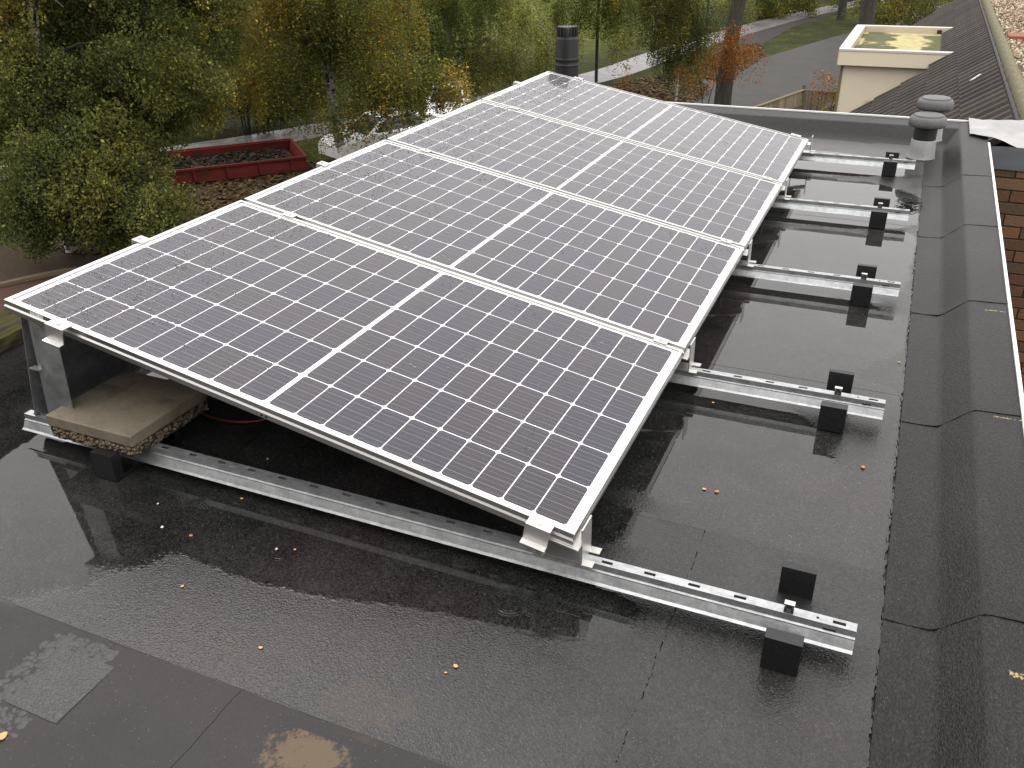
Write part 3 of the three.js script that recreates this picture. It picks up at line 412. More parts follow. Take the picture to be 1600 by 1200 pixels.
// ------------------------------------------------------------ roof vents, flue pipe, wire clump
const pvc = mat([0.045, 0.045, 0.047], 0.45), blackPl = mat([0.006, 0.006, 0.006], 0.5), leadM = new THREE.MeshPhysicalMaterial({ roughness: 0.55, metalness: 0.25, map: bytes(256, 256, (i, j, c) => { const n = fbm(i / 50, j / 50, 5), s = sm(0.5, 0.75, fbm(i / 18 + 4, j / 70, 4)); const v = 0.30 * (0.75 + 0.5 * n); c[0] = lerp(v, 0.22, s * 0.6); c[1] = lerp(v * 0.99, 0.23, s * 0.6); c[2] = lerp(v * 0.98, 0.2, s * 0.6); }, true) });
function mkVent() {
  const v = base('roof_vent'); const lt = pts => new THREE.LatheGeometry(pts.map(p => new THREE.Vector2(p[0], p[1])), 40);
  mesh('lead_sleeve', lt([[0.083, 0], [0.079, 0.012], [0.075, 0.05], [0.072, 0.108], [0.069, 0.112], [0.066, 0.11]]), leadM, v);
  mesh('pipe', lt([[0.0655, 0.05], [0.0655, 0.2], [0.06, 0.205]]), blackPl, v);
  const cap = [lt([[0.06, 0.192], [0.1, 0.190], [0.107, 0.197], [0.109, 0.212], [0.1065, 0.232], [0.098, 0.246], [0.090, 0.251], [0.086, 0.2475], [0.086, 0.2535], [0.084, 0.2585], [0.079, 0.2605], [0, 0.2625]])];
  mesh('cap', cap, new THREE.MeshPhysicalMaterial({ roughness: 0.5, map: bytes(128, 128, (i, j, c) => { const n = fbm(i / 20, j / 20, 4), h = hash2(i, j); const q = 0.075 * (0.8 + 0.4 * n) + (h > 0.97 ? 0.05 : 0); c[0] = q; c[1] = q; c[2] = q * 1.01; }, true), bumpMap: bytes(128, 128, (i, j, c) => { c[0] = c[1] = c[2] = hash2(i, j); }), bumpScale: 0.0008 }), v);
  return v;
}
const v0 = mkVent(); v0.position.set(0.632, 0.003, -4.54); tag(v0, 'grey mushroom cap vent on a pale sleeve, in front of the other vent', 'roof vent', 'mushroom vents in the roof corner');
const v1 = copyOf(v0); v1.position.set(0.66, 0.06, -4.80); tag(v1, 'grey mushroom cap vent mostly hidden behind the other vent', 'roof vent', 'mushroom vents in the roof corner');
{
  const f = base('flue_pipe', [-1.733, 0, -4.6]); tag(f, 'black ribbed flue pipe with slotted crown behind the farthest panel', 'flue pipe');
  const lt = pts => new THREE.LatheGeometry(pts.map(p => new THREE.Vector2(p[0], p[1])), 40);
  mesh('pipe', lt([[0.081, 0], [0.081, 0.43], [0.085, 0.433], [0.085, 0.445], [0.081, 0.447], [0.081, 0.468], [0.085, 0.471], [0.085, 0.486], [0.080, 0.490], [0.0795, 0.61], [0.074, 0.614], [0.074, 0.628]]), mat([0.011, 0.011, 0.0115], 0.42), f);
  const fins = []; for (let k = 0; k < 18; k++) { const a = k / 18 * 6.283; fins.push(box(0.007, 0.062, 0.02, 0, 0.655, 0.064).rotateY(a), box(0.008, 0.006, 0.03, 0, 0.685, 0.055).rotateY(a)); }
  mesh('crown_fin', fins, mat([0.02, 0.02, 0.021], 0.35), f);
  mesh('crown_core', lt([[0.058, 0.62], [0.058, 0.68], [0.03, 0.688], [0, 0.69]]), blackPl, f);
}
{
  const r = rng(12), w = []; for (let k = 0; k < 26; k++) { const a = r() * 6.28, R = 0.02 + 0.03 * r(), px = 0.598 + (r() - 0.5) * 0.06, pz = -3.46 + (r() - 0.5) * 0.03; const pts = []; for (let i = 0; i < 6; i++) pts.push([px + R * Math.cos(a + i * 1.1) * (0.7 + r() * 0.5), 0.006 + 0.03 * r(), pz + R * 0.8 * Math.sin(a + i * 1.1)]); w.push(tube(pts, 0.0016, 20, 4)); }
  tag(mesh('wire_clump', w, mat([0.008, 0.009, 0.009], 0.5)), 'dark tangled clump of wire lying beside a rail end', 'wire clump');
}
// crumpled lead sheet over the far right corner, running onto the neighbour's wall
{
  const NX = 70, NZ = 30, pos = [], uv = [], idx = [];
  for (let j = 0; j <= NZ; j++) for (let i = 0; i <= NX; i++) {
    const u = i / NX, v = j / NZ, x = lerp(0.895, 2.4, u); const zf = lerp(-4.80, -4.70, sm(0, 0.2, u)) - 0.06 * (1 - sm(0, 0.06, u)) + 0.02 * (fbm(u * 14, 3, 3) - 0.5), zb = -5.34 + 0.05 * (fbm(u * 18, 8, 3) - 0.5);
    let z = lerp(zb, zf, v); let y = 0.101 + 0.018 * (fbm(x * 7, z * 7 + 2, 4) - 0.35) + 0.03 * sm(0.3, 0, v) * sm(0.1, 0.3, u) * fbm(x * 14, 4, 2);
    y -= 0.045 * sm(0.08, 0.22, u) * sm(0.5, 1, v);
    pos.push(x, y, z); uv.push(x, z);
    if (i < NX && j < NZ) { const a = j * (NX + 1) + i; idx.push(a, a + NX + 1, a + 1, a + 1, a + NX + 1, a + NX + 2); }
  }
  const g = new THREE.BufferGeometry(); g.setAttribute('position', new THREE.Float32BufferAttribute(pos, 3)); g.setAttribute('uv', new THREE.Float32BufferAttribute(uv, 2)); g.setIndex(idx); g.computeVertexNormals();
  const t = base('lead_flashing'); tag(t, 'crumpled pale lead flashing over the far right roof corner', 'flashing'); mesh('sheet', g, leadM, t);
  const n2 = new THREE.PlaneGeometry(1.42, 0.14, 50, 4).translate(1.70, 0.0, -4.70); const p = n2.attributes.position; for (let i = 0; i < p.count; i++) p.setXYZ(i, p.getX(i), p.getY(i) + 0.012 * (fbm(p.getX(i) * 9, 1, 2) - 0.5), p.getZ(i) + 0.016 * (fbm(p.getX(i) * 14, p.getY(i) * 30, 3) - 0.3)); n2.computeVertexNormals();
  mesh('hanging_edge', n2, mat([0.10, 0.105, 0.115], 0.5), t);
}
// fallen birch leaves and seeds on the wet roof
{
  const lf = (() => { const g = new THREE.SphereGeometry(1, 10, 6).scale(0.0055, 0.0016, 0.0042); const p = g.attributes.position; for (let i = 0; i < p.count; i++) p.setXYZ(i, p.getX(i) * (1 - 0.25 * Math.abs(p.getZ(i)) / 0.0042), p.getY(i) + 30 * p.getX(i) * p.getX(i), p.getZ(i)); g.computeVertexNormals(); return g; })();
  const tan = mat([0.50, 0.28, 0.10], 0.5), rust = mat([0.32, 0.12, 0.05], 0.5), pale = mat([0.55, 0.52, 0.45], 0.5);
  const L = [[-0.857, 0.333, tan, 0.9, 'small yellow leaf left of the middle of the near roof field'], [-0.561, 0.422, tan, 1, 'orange leaf alone in the lower part of the near roof field'], [-0.149, 0.307, tan, 1.15, 'largest orange leaf on the near roof, below the middle of the rail'], [-0.955, -0.006, tan, 0.9, 'small tan leaf in the dark water just before the near rail'], [-1.013, -0.193, tan, 0.8, 'small tan leaf under the near panel behind the rail'], [-0.971, 0.174, rust, 1.1, 'red brown leaf in the dark water left of the middle'], [0.187, -0.52, tan, 1.1, 'tan leaf beside a rust smear between the first two rails'], [0.221, -0.521, rust, 1.4, 'thin rust brown leaf scrap right of a tan leaf between the first two rails'], [0.573, -0.791, rust, 1.5, 'rust brown leaf scrap near the lap by the second rail support'], [0.637, -1.515, tan, 0.9, 'yellow leaf on the lap beyond the second rail'], [-0.691, 0.119, tan, 0.7, 'tiny tan leaf before the near rail, with a pale leaf beside it'], [-0.16, 0.331, tan, 0.6, 'tiny leaf just below the largest orange leaf'], [-0.878, 0.806, tan, 2.2, 'orange leaf at the lower left beside the bitumen patch'], [0.107, -1.0, tan, 0.9, 'tan leaf in the water right below the second rail'], [-0.735, 0.135, pale, 0.8, 'pale grey leaf in the dark water before the near rail'], [-1.065, 0.175, pale, 1, 'pale grey leaf in the water at the left, by the red brown leaf'], [-1.15, 0.10, pale, 0.7, 'white chip in the water below the concrete tile']];
  const proto = new THREE.Mesh(lf, tan); proto.name = 'fallen_leaf'; const r = rng(3);
  for (const q of L) { const m = proto.clone(); m.material = q[2]; m.name = numbered('fallen_leaf'); m.position.set(q[0], 0.0028, q[1]); m.rotation.y = r() * 6.3; m.scale.setScalar(q[3]); scene.add(m); tag(m, q[4], 'leaf', 'small fallen leaves on the wet roof'); }
}

// ------------------------------------------------------------ the neighbour: brick gable, tiled slope, dormer, gravel roof
const RXN = 1.265, RY = 0.04, SA = 0.615, ZN0 = -5.36, ZN1 = -17.4;   // ridge line and slope (35 degrees)
{
  const nb = base('terraced_house'); tag(nb, 'neighbouring house with dark tiled slope, gravel flat roof and brown brick side wall', 'house');
  mesh('wall', [box(9.6, 5.85, 12.6, 5.8, G + 2.92, -11.05), box(2.0, 5.0, 12, 0.62, G + 2.5, -11.4)], mat([0.09, 0.05, 0.033], 0.9), nb);
  mesh('joint_mortar', box(2.6, 3.2, 0.1, 2.28, -1.6, -4.768), mat([0.034, 0.024, 0.017], 0.95), nb);
  const bg = [0, 1, 2].map(k => { const b = new RoundedBoxGeometry(0.210, 0.068, 0.03, 1, 0.003); return b; });
  const bm = [[0.14, 0.075, 0.042], [0.115, 0.062, 0.037], [0.16, 0.085, 0.046], [0.10, 0.056, 0.036], [0.15, 0.088, 0.054], [0.09, 0.062, 0.038]].map((c, k) => new THREE.MeshPhysicalMaterial({ color: C(...c), roughness: 0.85, specularIntensity: 0.35, bumpMap: brickBump(), bumpScale: 0.003 }));
  const r = rng(31);
  for (let j = 0; j < 27; j++) for (let i = 0; i < 5; i++) { const x = 1.02 + (i + (j % 2) * 0.5) * 0.218; if (x > 2.0) continue; const b = new THREE.Mesh(bg[(r() * 3) | 0], bm[(r() * 6) | 0]); b.name = 'brick'; b.position.set(x + 0.06, -0.085 - j * 0.0765, -4.7295 + 0.002 * r()); b.castShadow = b.receiveShadow = true; nb.add(b); }
  // tiles
  const ux = -Math.cos(SA), uy = -Math.sin(SA), TWD = 0.212, TL = 0.345, GA = 0.33;
  const tileG = [0, 1].map(k => { // single pantile: roll and trough across its width, rounded nose
    const n = 8, pos = [], uv = [], idx = []; for (let e = 0; e < 4; e++) for (let i = 0; i <= n; i++) { const w = i / n, s = [0, TL, TL, 0][e], h = (w < 0.42 ? 0.05 * Math.sin(w / 0.42 * Math.PI) : -0.012 * Math.sin((w - 0.42) / 0.58 * Math.PI)) + [0.004, 0.021, -0.004, -0.016][e]; pos.push(s, h, (w - 0.5) * TWD * 1.02); uv.push(s, w * TWD); if (e < 3 && i < n) { const a = e * (n + 1) + i; idx.push(a, a + 1, a + n + 1, a + 1, a + n + 2, a + n + 1); } }
    const g = new THREE.BufferGeometry(); g.setAttribute('position', new THREE.Float32BufferAttribute(pos, 3)); g.setAttribute('uv', new THREE.Float32BufferAttribute(uv, 2)); g.setIndex(idx); const q = g.toNonIndexed(); q.computeVertexNormals(); return q;
  });
  const tb = bytes(256, 256, (i, j, c) => { const n = fbm(i / 30, j / 30, 4), l = sm(0.6, 0.75, fbm(i / 12 + 8, j / 12, 4)); const v = 0.75 + 0.5 * n; c[0] = v * 0.8 + 0.5 * l; c[1] = v * 0.8 + 0.5 * l; c[2] = v * 0.78 + 0.3 * l; c[0] = Math.min(1, c[0]); c[1] = Math.min(1, c[1]); c[2] = Math.min(1, c[2]); }, true); tb.repeat.set(4, 4);
  const tm = [[0.034, 0.027, 0.023], [0.044, 0.036, 0.030], [0.028, 0.023, 0.020], [0.038, 0.034, 0.025]].map(c => mat(c, 0.6, { map: tb, specularIntensity: 0.5 }));
  const slots = []; const rt = rng(8);
  for (let c = 0; c < 57; c++) for (let s = 0; s < 13; s++) {
    const z = ZN0 - TWD * (c + 0.5), d = 0.05 + s * GA, x = RXN + ux * d, y = RY + uy * d; if (x < -0.36) continue;
    if (z < -10.72 && z > -13.45 && x < 0.72) continue;
    slots.push([x, y, z + (rt() - 0.5) * 0.006, Math.hypot(x - 0.5, y - 1.4, z - 1.5), rt()]);
  }
  slots.sort((a, b) => a[3] - b[3]);
  const rest = [];
  slots.forEach((q, k) => { const m4 = new THREE.Matrix4().makeRotationZ(SA).multiply(new THREE.Matrix4().makeRotationY(Math.PI)); if (k < 300) { const t = new THREE.Mesh(tileG[k % 2], tm[(q[4] * 4) | 0]); t.name = 'roof_tile'; t.applyMatrix4(m4); t.position.set(q[0], q[1], q[2]); t.rotation.x += (q[4] - 0.5) * 0.03; t.castShadow = t.receiveShadow = true; nb.add(t); } else rest.push(tileG[0].clone().applyMatrix4(m4).translate(q[0], q[1], q[2])); });
  if (rest.length) tag(mesh('far_tiles', rest, tm[1], nb), null, null, null, 'stuff');
  mesh('roof_boarding', ext([[0, 0], [-1.97 * Math.cos(SA), -1.97 * Math.sin(SA)], [-1.97 * Math.cos(SA), -1.97 * Math.sin(SA) - 0.1], [0, -0.1]], 12.0).translate(RXN, RY - 0.03, ZN1), feltEdge, nb);
  // mossy ridge pieces
  const rm = new THREE.MeshPhysicalMaterial({ roughness: 0.9, map: bytes(256, 128, (i, j, c) => { const n = fbm(i / 16, j / 16, 4), t = sm(0.4, 0.62, n); c[0] = lerp(0.10, 0.12, t); c[1] = lerp(0.085, 0.115, t); c[2] = lerp(0.055, 0.045, t); }, true) });
  const rg = new THREE.CylinderGeometry(0.055, 0.058, 0.395, 12, 3, false).rotateX(Math.PI / 2); { const p = rg.attributes.position; for (let i = 0; i < p.count; i++) { const a = 0.012 * (fbm(p.getX(i) * 60, p.getZ(i) * 20 + p.getY(i) * 40, 2) - 0.5); p.setXYZ(i, p.getX(i) + a, p.getY(i) + a, p.getZ(i)); } rg.computeVertexNormals(); }
  for (let k = 0; k < 30; k++) { const t = new THREE.Mesh(rg, rm); t.name = 'ridge_piece'; t.position.set(RXN + 0.04, RY + 0.0 + 0.004 * rt(), ZN0 - 0.2 - k * 0.4); t.rotation.y = (rt() - 0.5) * 0.03; nb.add(t); }
  // gravel roof
  mesh('gravel_bed', box(8.6, 0.3, 12, 5.6, -0.13, -11.38), mat([0.10, 0.075, 0.05], 0.95), nb);
  const N = 15000, im = new THREE.InstancedMesh(new THREE.IcosahedronGeometry(1, 0), mat([1, 1, 1], 0.8), N), M = new THREE.Matrix4(), Q = new THREE.Quaternion(), rgv = rng(55);
  const pal = [C(0.30, 0.23, 0.16), C(0.22, 0.16, 0.11), C(0.38, 0.31, 0.23), C(0.16, 0.12, 0.085), C(0.26, 0.17, 0.11), C(0.5, 0.44, 0.36), C(0.12, 0.11, 0.05)];
  for (let k = 0; k < N; k++) { const s = 0.009 + 0.013 * rgv(); Q.setFromEuler(new THREE.Euler(rgv() * 6, rgv() * 6, rgv() * 6)); M.compose(new THREE.Vector3(1.35 + 1.75 * rgv(), 0.022 + 0.012 * rgv(), ZN0 - 0.05 - 11.9 * rgv()), Q, new THREE.Vector3(s * (0.8 + 0.7 * rgv()), s * 0.7, s)); im.setMatrixAt(k, M); im.setColorAt(k, pal[(rgv() * pal.length) | 0]); }
  im.name = 'gravel'; im.userData.kind = 'stuff'; nb.add(im);
  for (let k = 0; k < 9; k++) mesh('red_strip_tile', box(0.33, 0.05, 0.33, 1.56 + k * 0.34, 0.04, -10.55, 0.006), mat([0.21 + 0.03 * rt(), 0.085, 0.055], 0.8), nb);
  mesh('roof_light', box(0.5, 0.2, 0.5, 2.35, 0.12, -13.6, 0.02), mat([0.05, 0.05, 0.055], 0.4), nb);
}
function brickBump() { return brickBump.t ??= bytes(128, 64, (i, j, c) => { c[0] = c[1] = c[2] = fbm(i / 8, j / 8, 4); }); }
{
  const d = base('dormer'); tag(d, 'cream dormer with a mossy flat roof on the dark tiled slope', 'dormer');
  const cream = new THREE.MeshPhysicalMaterial({ roughness: 0.7, map: bytes(256, 256, (i, j, c) => { const x = i / 256, y = j / 256, n = fbm(x * 5, y * 5, 4), s = sm(0.5, 0.8, fbm(x * 5 + 20, y * 14 + 4, 5) * 0.8 + 0.4 * (1 - ((x - 0.42) / 0.2) ** 2 - ((y - 0.3) / 0.22) ** 2)); c[0] = lerp(0.60 * (0.93 + 0.1 * n), 0.22, s * 0.55); c[1] = lerp(0.535 * (0.93 + 0.1 * n), 0.2, s * 0.55); c[2] = lerp(0.40 * (0.93 + 0.1 * n), 0.11, s * 0.55); }, true) });
  const za = -10.74, zb = -13.38, top = -0.19, xr = 1.0; const ey = x => RY + (x - RXN) * Math.tan(SA);
  const cheek = ext([[-0.335, -0.37], [ey2x(-0.37), -0.37], [-0.335, ey(-0.335) - 0.1]], 0.04); function ey2x(y) { return RXN + (y - RY) / Math.tan(SA); }
  { const p = cheek.attributes.position, uv = cheek.attributes.uv; for (let i = 0; i < p.count; i++) uv.setXY(i, (p.getX(i) + 0.34) / 1.1, (p.getY(i) + 1.1) / 0.75); }
  mesh('side_wall', cheek.clone().translate(0, 0, za - 0.12), cream, d); mesh('side_wall', cheek.clone().translate(0, 0, zb + 0.1), cream, d);
  mesh('front_wall', box(0.04, 0.9, zb - za + 0.24 > 0 ? 1 : Math.abs(zb - za) - 0.26, -0.318, -0.83, (za + zb) / 2), cream, d);
  mesh('corner_post', box(0.03, 0.78, 0.03, -0.352, -0.76, za - 0.085), mat([0.16, 0.12, 0.075], 0.7), d);
  const fr = [ext([[-0.4, -0.368], [0.66, -0.368], [0.92, -0.205], [-0.4, -0.205]], 0.03).translate(0, 0, za - 0.015), ext([[-0.4, -0.368], [0.66, -0.368], [0.92, -0.205], [-0.4, -0.205]], 0.03).translate(0, 0, zb - 0.015)], side = [box(0.03, 0.165, Math.abs(zb - za) - 0.03, -0.4, -0.285, (za + zb) / 2)];
  mesh('fascia', fr.concat(side), cream, d);
  const cap = mat([0.50, 0.46, 0.42], 0.5, { metalness: 0.1 });
  mesh('roof_edge', [box(1.33, 0.028, 0.1, 0.255, -0.19, za - 0.028, 0.004), box(1.36, 0.028, 0.1, 0.27, -0.19, zb + 0.028, 0.004), box(0.13, 0.027, Math.abs(zb - za) - 0.16, -0.352, -0.19, (za + zb) / 2, 0.004)], cap, d);
  mesh('inner_kerb', [box(1.3, 0.1, 0.02, 0.35, -0.245, zb + 0.07), box(1.3, 0.1, 0.02, 0.35, -0.245, za - 0.07), box(0.02, 0.1, 2.4, -0.3, -0.245, (za + zb) / 2)], mat([0.45, 0.40, 0.30], 0.7), d);
  const mm = new THREE.MeshPhysicalMaterial({ roughness: 0.9, map: bytes(512, 512, (i, j, c) => { const x = i / 512, y = j / 512, n = fbm(x * 6, y * 9, 5), h = hash2(i, j); const band = 0.62 - 0.5 * Math.exp(-(((x - 0.46) / 0.13) ** 2)) - (y < 0.14 || y > 0.9 ? 0.25 : 0) - (x < 0.06 ? 0.2 : 0); const m = sm(-0.06, 0.1, band + n - 0.85 + 0.16 * (h - 0.5)); const g = 0.7 + 0.6 * fbm(x * 30, y * 30, 3); c[0] = lerp(0.34, 0.058, m) * g; c[1] = lerp(0.29, 0.062, m) * g; c[2] = lerp(0.13, 0.014, m) * g; }, true), bumpMap: bytes(256, 256, (i, j, c) => { c[0] = c[1] = c[2] = fbm(i / 8, j / 8, 4); }), bumpScale: 0.02 });
  const f = new THREE.PlaneGeometry(1.35, 2.5).rotateX(-Math.PI / 2).translate(0.37, -0.262, (za + zb) / 2); mesh('mossy_roof', f, mm, d);
  mesh('roof_slab', box(1.3, 0.06, 2.5, 0.35, -0.32, (za + zb) / 2), feltEdge, d);
  mesh('outlet', box(0.06, 0.045, 0.012, 0.72, -0.232, zb + 0.086), feltEdge, d);
  mesh('drain_box', box(0.12, 0.14, 0.12, 1.0, -0.19, zb + 0.15, 0.01), mat([0.05, 0.05, 0.055], 0.5), d);
}
tag(mesh('plastic_strip', ext([[0, 0], [0.09, 0.014], [0.11, 0.006], [0.025, -0.006]], 0.01).rotateX(-1.2).rotateZ(SA).translate(0.99, -0.085, -8.1), mat([0.75, 0.75, 0.74], 0.5)), 'small white plastic strip lying on the dark roof tiles', 'plastic strip');

// ------------------------------------------------------------ trees
const barkDark = new THREE.MeshPhysicalMaterial({ roughness: 0.9, map: bytes(256, 256, (i, j, c) => { const n = fbm(i / 40, j / 8, 5), l = sm(0.55, 0.75, fbm(i / 30 + 7, j / 30, 4)); const v = 0.018 + 0.05 * n * n; c[0] = v * 1.1; c[1] = v + 0.012 * l; c[2] = v * 0.7; }, true), bumpMap: bytes(256, 256, (i, j, c) => { c[0] = c[1] = c[2] = fbm(i / 40, j / 7, 4); }), bumpScale: 0.05 });
const barkBirch = new THREE.MeshPhysicalMaterial({ roughness: 0.7, map: bytes(512, 128, (i, j, c) => { const s = sm(0.55, 0.66, fbm(i / 9, j / 34, 4)), s2 = sm(0.6, 0.7, fbm(i / 40 + 5, j / 30 + 9, 4)); const d = Math.max(s, s2); const v = lerp(0.38, 0.03, d); c[0] = v; c[1] = v * 0.96; c[2] = v * 0.9; }, true) });
for (const m of [barkDark, barkBirch]) { m.map.repeat.set(0.7, 1); if (m.bumpMap) m.bumpMap.repeat.set(0.7, 1); }
const leafMat = new THREE.MeshPhysicalMaterial({ vertexColors: true, specularIntensity: 0.22, roughness: 0.6, transmission: 0.5, thickness: 0, side: THREE.DoubleSide, color: 0xffffff });
leafMat.roughness = 0.9;
// a spray: many small leaves on a hanging or bushy twig; leaves vary, some have turned yellow
function spray(kind, seed, turn) {
  const r = rng(seed), pos = [], col = [], n = kind === 'weep' ? 74 : kind === 'sparse' ? 34 : 92, v = new THREE.Vector3(), e = new THREE.Euler(), a = new THREE.Vector3();
  for (let i = 0; i < n; i++) {
    if (kind === 'weep') { const t = Math.pow(r(), 0.9); a.set((r() - 0.5) * 0.26 + 0.10 * Math.sin(t * 2 + seed), 0.35 - t * 1.15, (r() - 0.5) * 0.26 + 0.1 * Math.cos(t * 1.6 + seed)); }
    else { do a.set(r() * 2 - 1, r() * 2 - 1, r() * 2 - 1); while (a.lengthSq() > 1); a.multiplyScalar(kind === 'sparse' ? 0.42 : 0.34); a.y *= 0.75; }
    const s = 0.020 + 0.016 * r(); e.set((r() - 0.5) * 2.2, r() * 6.3, (r() - 0.5) * 2.2);
    const q = [[0, 0, -s * 1.25], [s * 0.85, 0.006, 0.1 * s], [0, -0.004, s * 1.25], [-s * 0.85, 0.006, 0.1 * s]].map(p => v.set(...p).applyEuler(e).add(a).toArray());
    pos.push(...q[0], ...q[1], ...q[2], ...q[0], ...q[2], ...q[3]);
    const y = r() < turn, b = 0.55 + 0.9 * r() * r() + (r() < 0.06 ? 0.8 : 0); const c = y ? [2.2 * b, 1.5 * b, 0.6 * b] : [1.0 * b, 1.0 * b, 1.0 * b]; for (let k = 0; k < 6; k++) col.push(...c);
  }
  const g = new THREE.BufferGeometry(); g.setAttribute('position', new THREE.Float32BufferAttribute(pos, 3)); g.setAttribute('color', new THREE.Float32BufferAttribute(col, 3)); g.computeVertexNormals(); return g;
}
const sprays = {}; function sprayOf(kind, k, turn) { return sprays[kind + k + turn] ??= spray(kind, 100 + k * 13 + kind.length, turn); }
function crown(parent, blobsC, kind, pal, seed, dens, turn = 0.05, scale = 1) {
  const r = rng(seed), lists = [[], [], []], v = new THREE.Vector3(), M = new THREE.Matrix4(), Q = new THREE.Quaternion(), E3 = new THREE.Euler();
  for (const b of blobsC) {
    const R = b[3], n = Math.round(dens * 4.2 * R * R * R);
    for (let i = 0; i < n; i++) {
      do v.set(r() * 2 - 1, r() * 2 - 1, r() * 2 - 1); while (v.lengthSq() > 1 || v.lengthSq() < 0.12);
      const x = b[0] + v.x * R, y = b[1] + v.y * R * (b[4] || 1), z = b[2] + v.z * R;
      const gap = fbm(x * 0.9 + seed, y * 0.9 - z * 0.5, 3) + 0.5 * (fbm(z * 0.9, x * 0.6 + y * 0.4 + seed, 3) - 0.5); if (gap < 0.37 + 0.10 * r()) continue;       // clumps with gaps between
      if (y < G + 0.25) continue;
      lists[(r() * 3) | 0].push([x, y, z, r(), r(), gap]);
    }
  }
  lists.forEach((l, k) => {
    if (!l.length) return; const im = new THREE.InstancedMesh(sprayOf(kind, k, turn), leafMat, l.length);
    l.forEach((q, i) => { const s = scale * (0.75 + 0.6 * q[3]); E3.set(kind === 'weep' ? (q[4] - 0.5) * 0.3 : q[4] * 6, q[3] * 40, kind === 'weep' ? (q[3] - 0.5) * 0.3 : q[3] * 6); Q.setFromEuler(E3); M.compose(v.set(q[0] - parent.position.x, q[1] - parent.position.y, q[2] - parent.position.z), Q, new THREE.Vector3(s, s, s)); im.setMatrixAt(i, M); const t = fbm(q[0] * 0.55 + seed * 3, q[1] * 0.7 + q[2] * 0.55, 3), c = pal[t < 0.43 ? 0 : t < 0.55 ? 1 : t < 0.66 ? 2 : 3 % pal.length] || pal[0]; im.setColorAt(i, c.clone().multiplyScalar(0.7 + 0.6 * q[4])); });
    im.name = 'crown'; im.userData.kind = 'stuff'; im.castShadow = im.receiveShadow = true; parent.add(im);
  });
}
const olive = [C(0.116, 0.137, 0.032), C(0.159, 0.182, 0.040), C(0.198, 0.200, 0.043), C(0.290, 0.237, 0.046)], oliveY = [C(0.099, 0.141, 0.031), C(0.140, 0.175, 0.035), C(0.189, 0.199, 0.037), C(0.247, 0.207, 0.031)], deep = [C(0.104, 0.128, 0.032), C(0.139, 0.161, 0.035), C(0.179, 0.187, 0.041), C(0.203, 0.194, 0.043)], fresh = [C(0.045, 0.065, 0.014), C(0.06, 0.08, 0.016), C(0.08, 0.10, 0.018), C(0.1, 0.11, 0.02)], orange = [C(0.20, 0.092, 0.020), C(0.24, 0.112, 0.022), C(0.28, 0.13, 0.025), C(0.16, 0.073, 0.018)];
function tree(name, label, category, x, z, trunk, r0, bark, limbs, cr, group) {
  const t = base(name, [x, G, z]); tag(t, label, category, group);
  const rel = p => [p[0] - x, p[1] - G, p[2] - z];
  mesh('trunk', taper([[0, -0.1, 0], ...trunk.map(rel)], r0, r0 * 0.35, 14, 10), bark, t);
  if (limbs) mesh('limbs', limbs.map(l => taper(l.pts.map(rel), l.r, l.r * 0.25, 8, 6)), l_(limbs), t);
  for (const c of cr) crown(t, ...c); return t;
}
function l_(l) { return l[0].m || barkDark; }
function limbsFrom(trunk, r, n, len, seed, y0 = 0.35, up = 0.5) { const q = rng(seed), c = new THREE.CatmullRomCurve3(trunk.map(p => new THREE.Vector3(...p))), out = []; for (let i = 0; i < n; i++) { const t = lerp(y0, 0.97, i / n), p = c.getPoint(t), a = q() * 6.28, L = len * (0.6 + 0.6 * q()) * (1.15 - 0.5 * t); out.push({ pts: [p.toArray(), [p.x + Math.cos(a) * L * 0.45, p.y + up * L * 0.55, p.z + Math.sin(a) * L * 0.45], [p.x + Math.cos(a) * L, p.y + up * L * 0.4, p.z + Math.sin(a) * L]], r: r * (1 - 0.5 * t) }); } return out; }
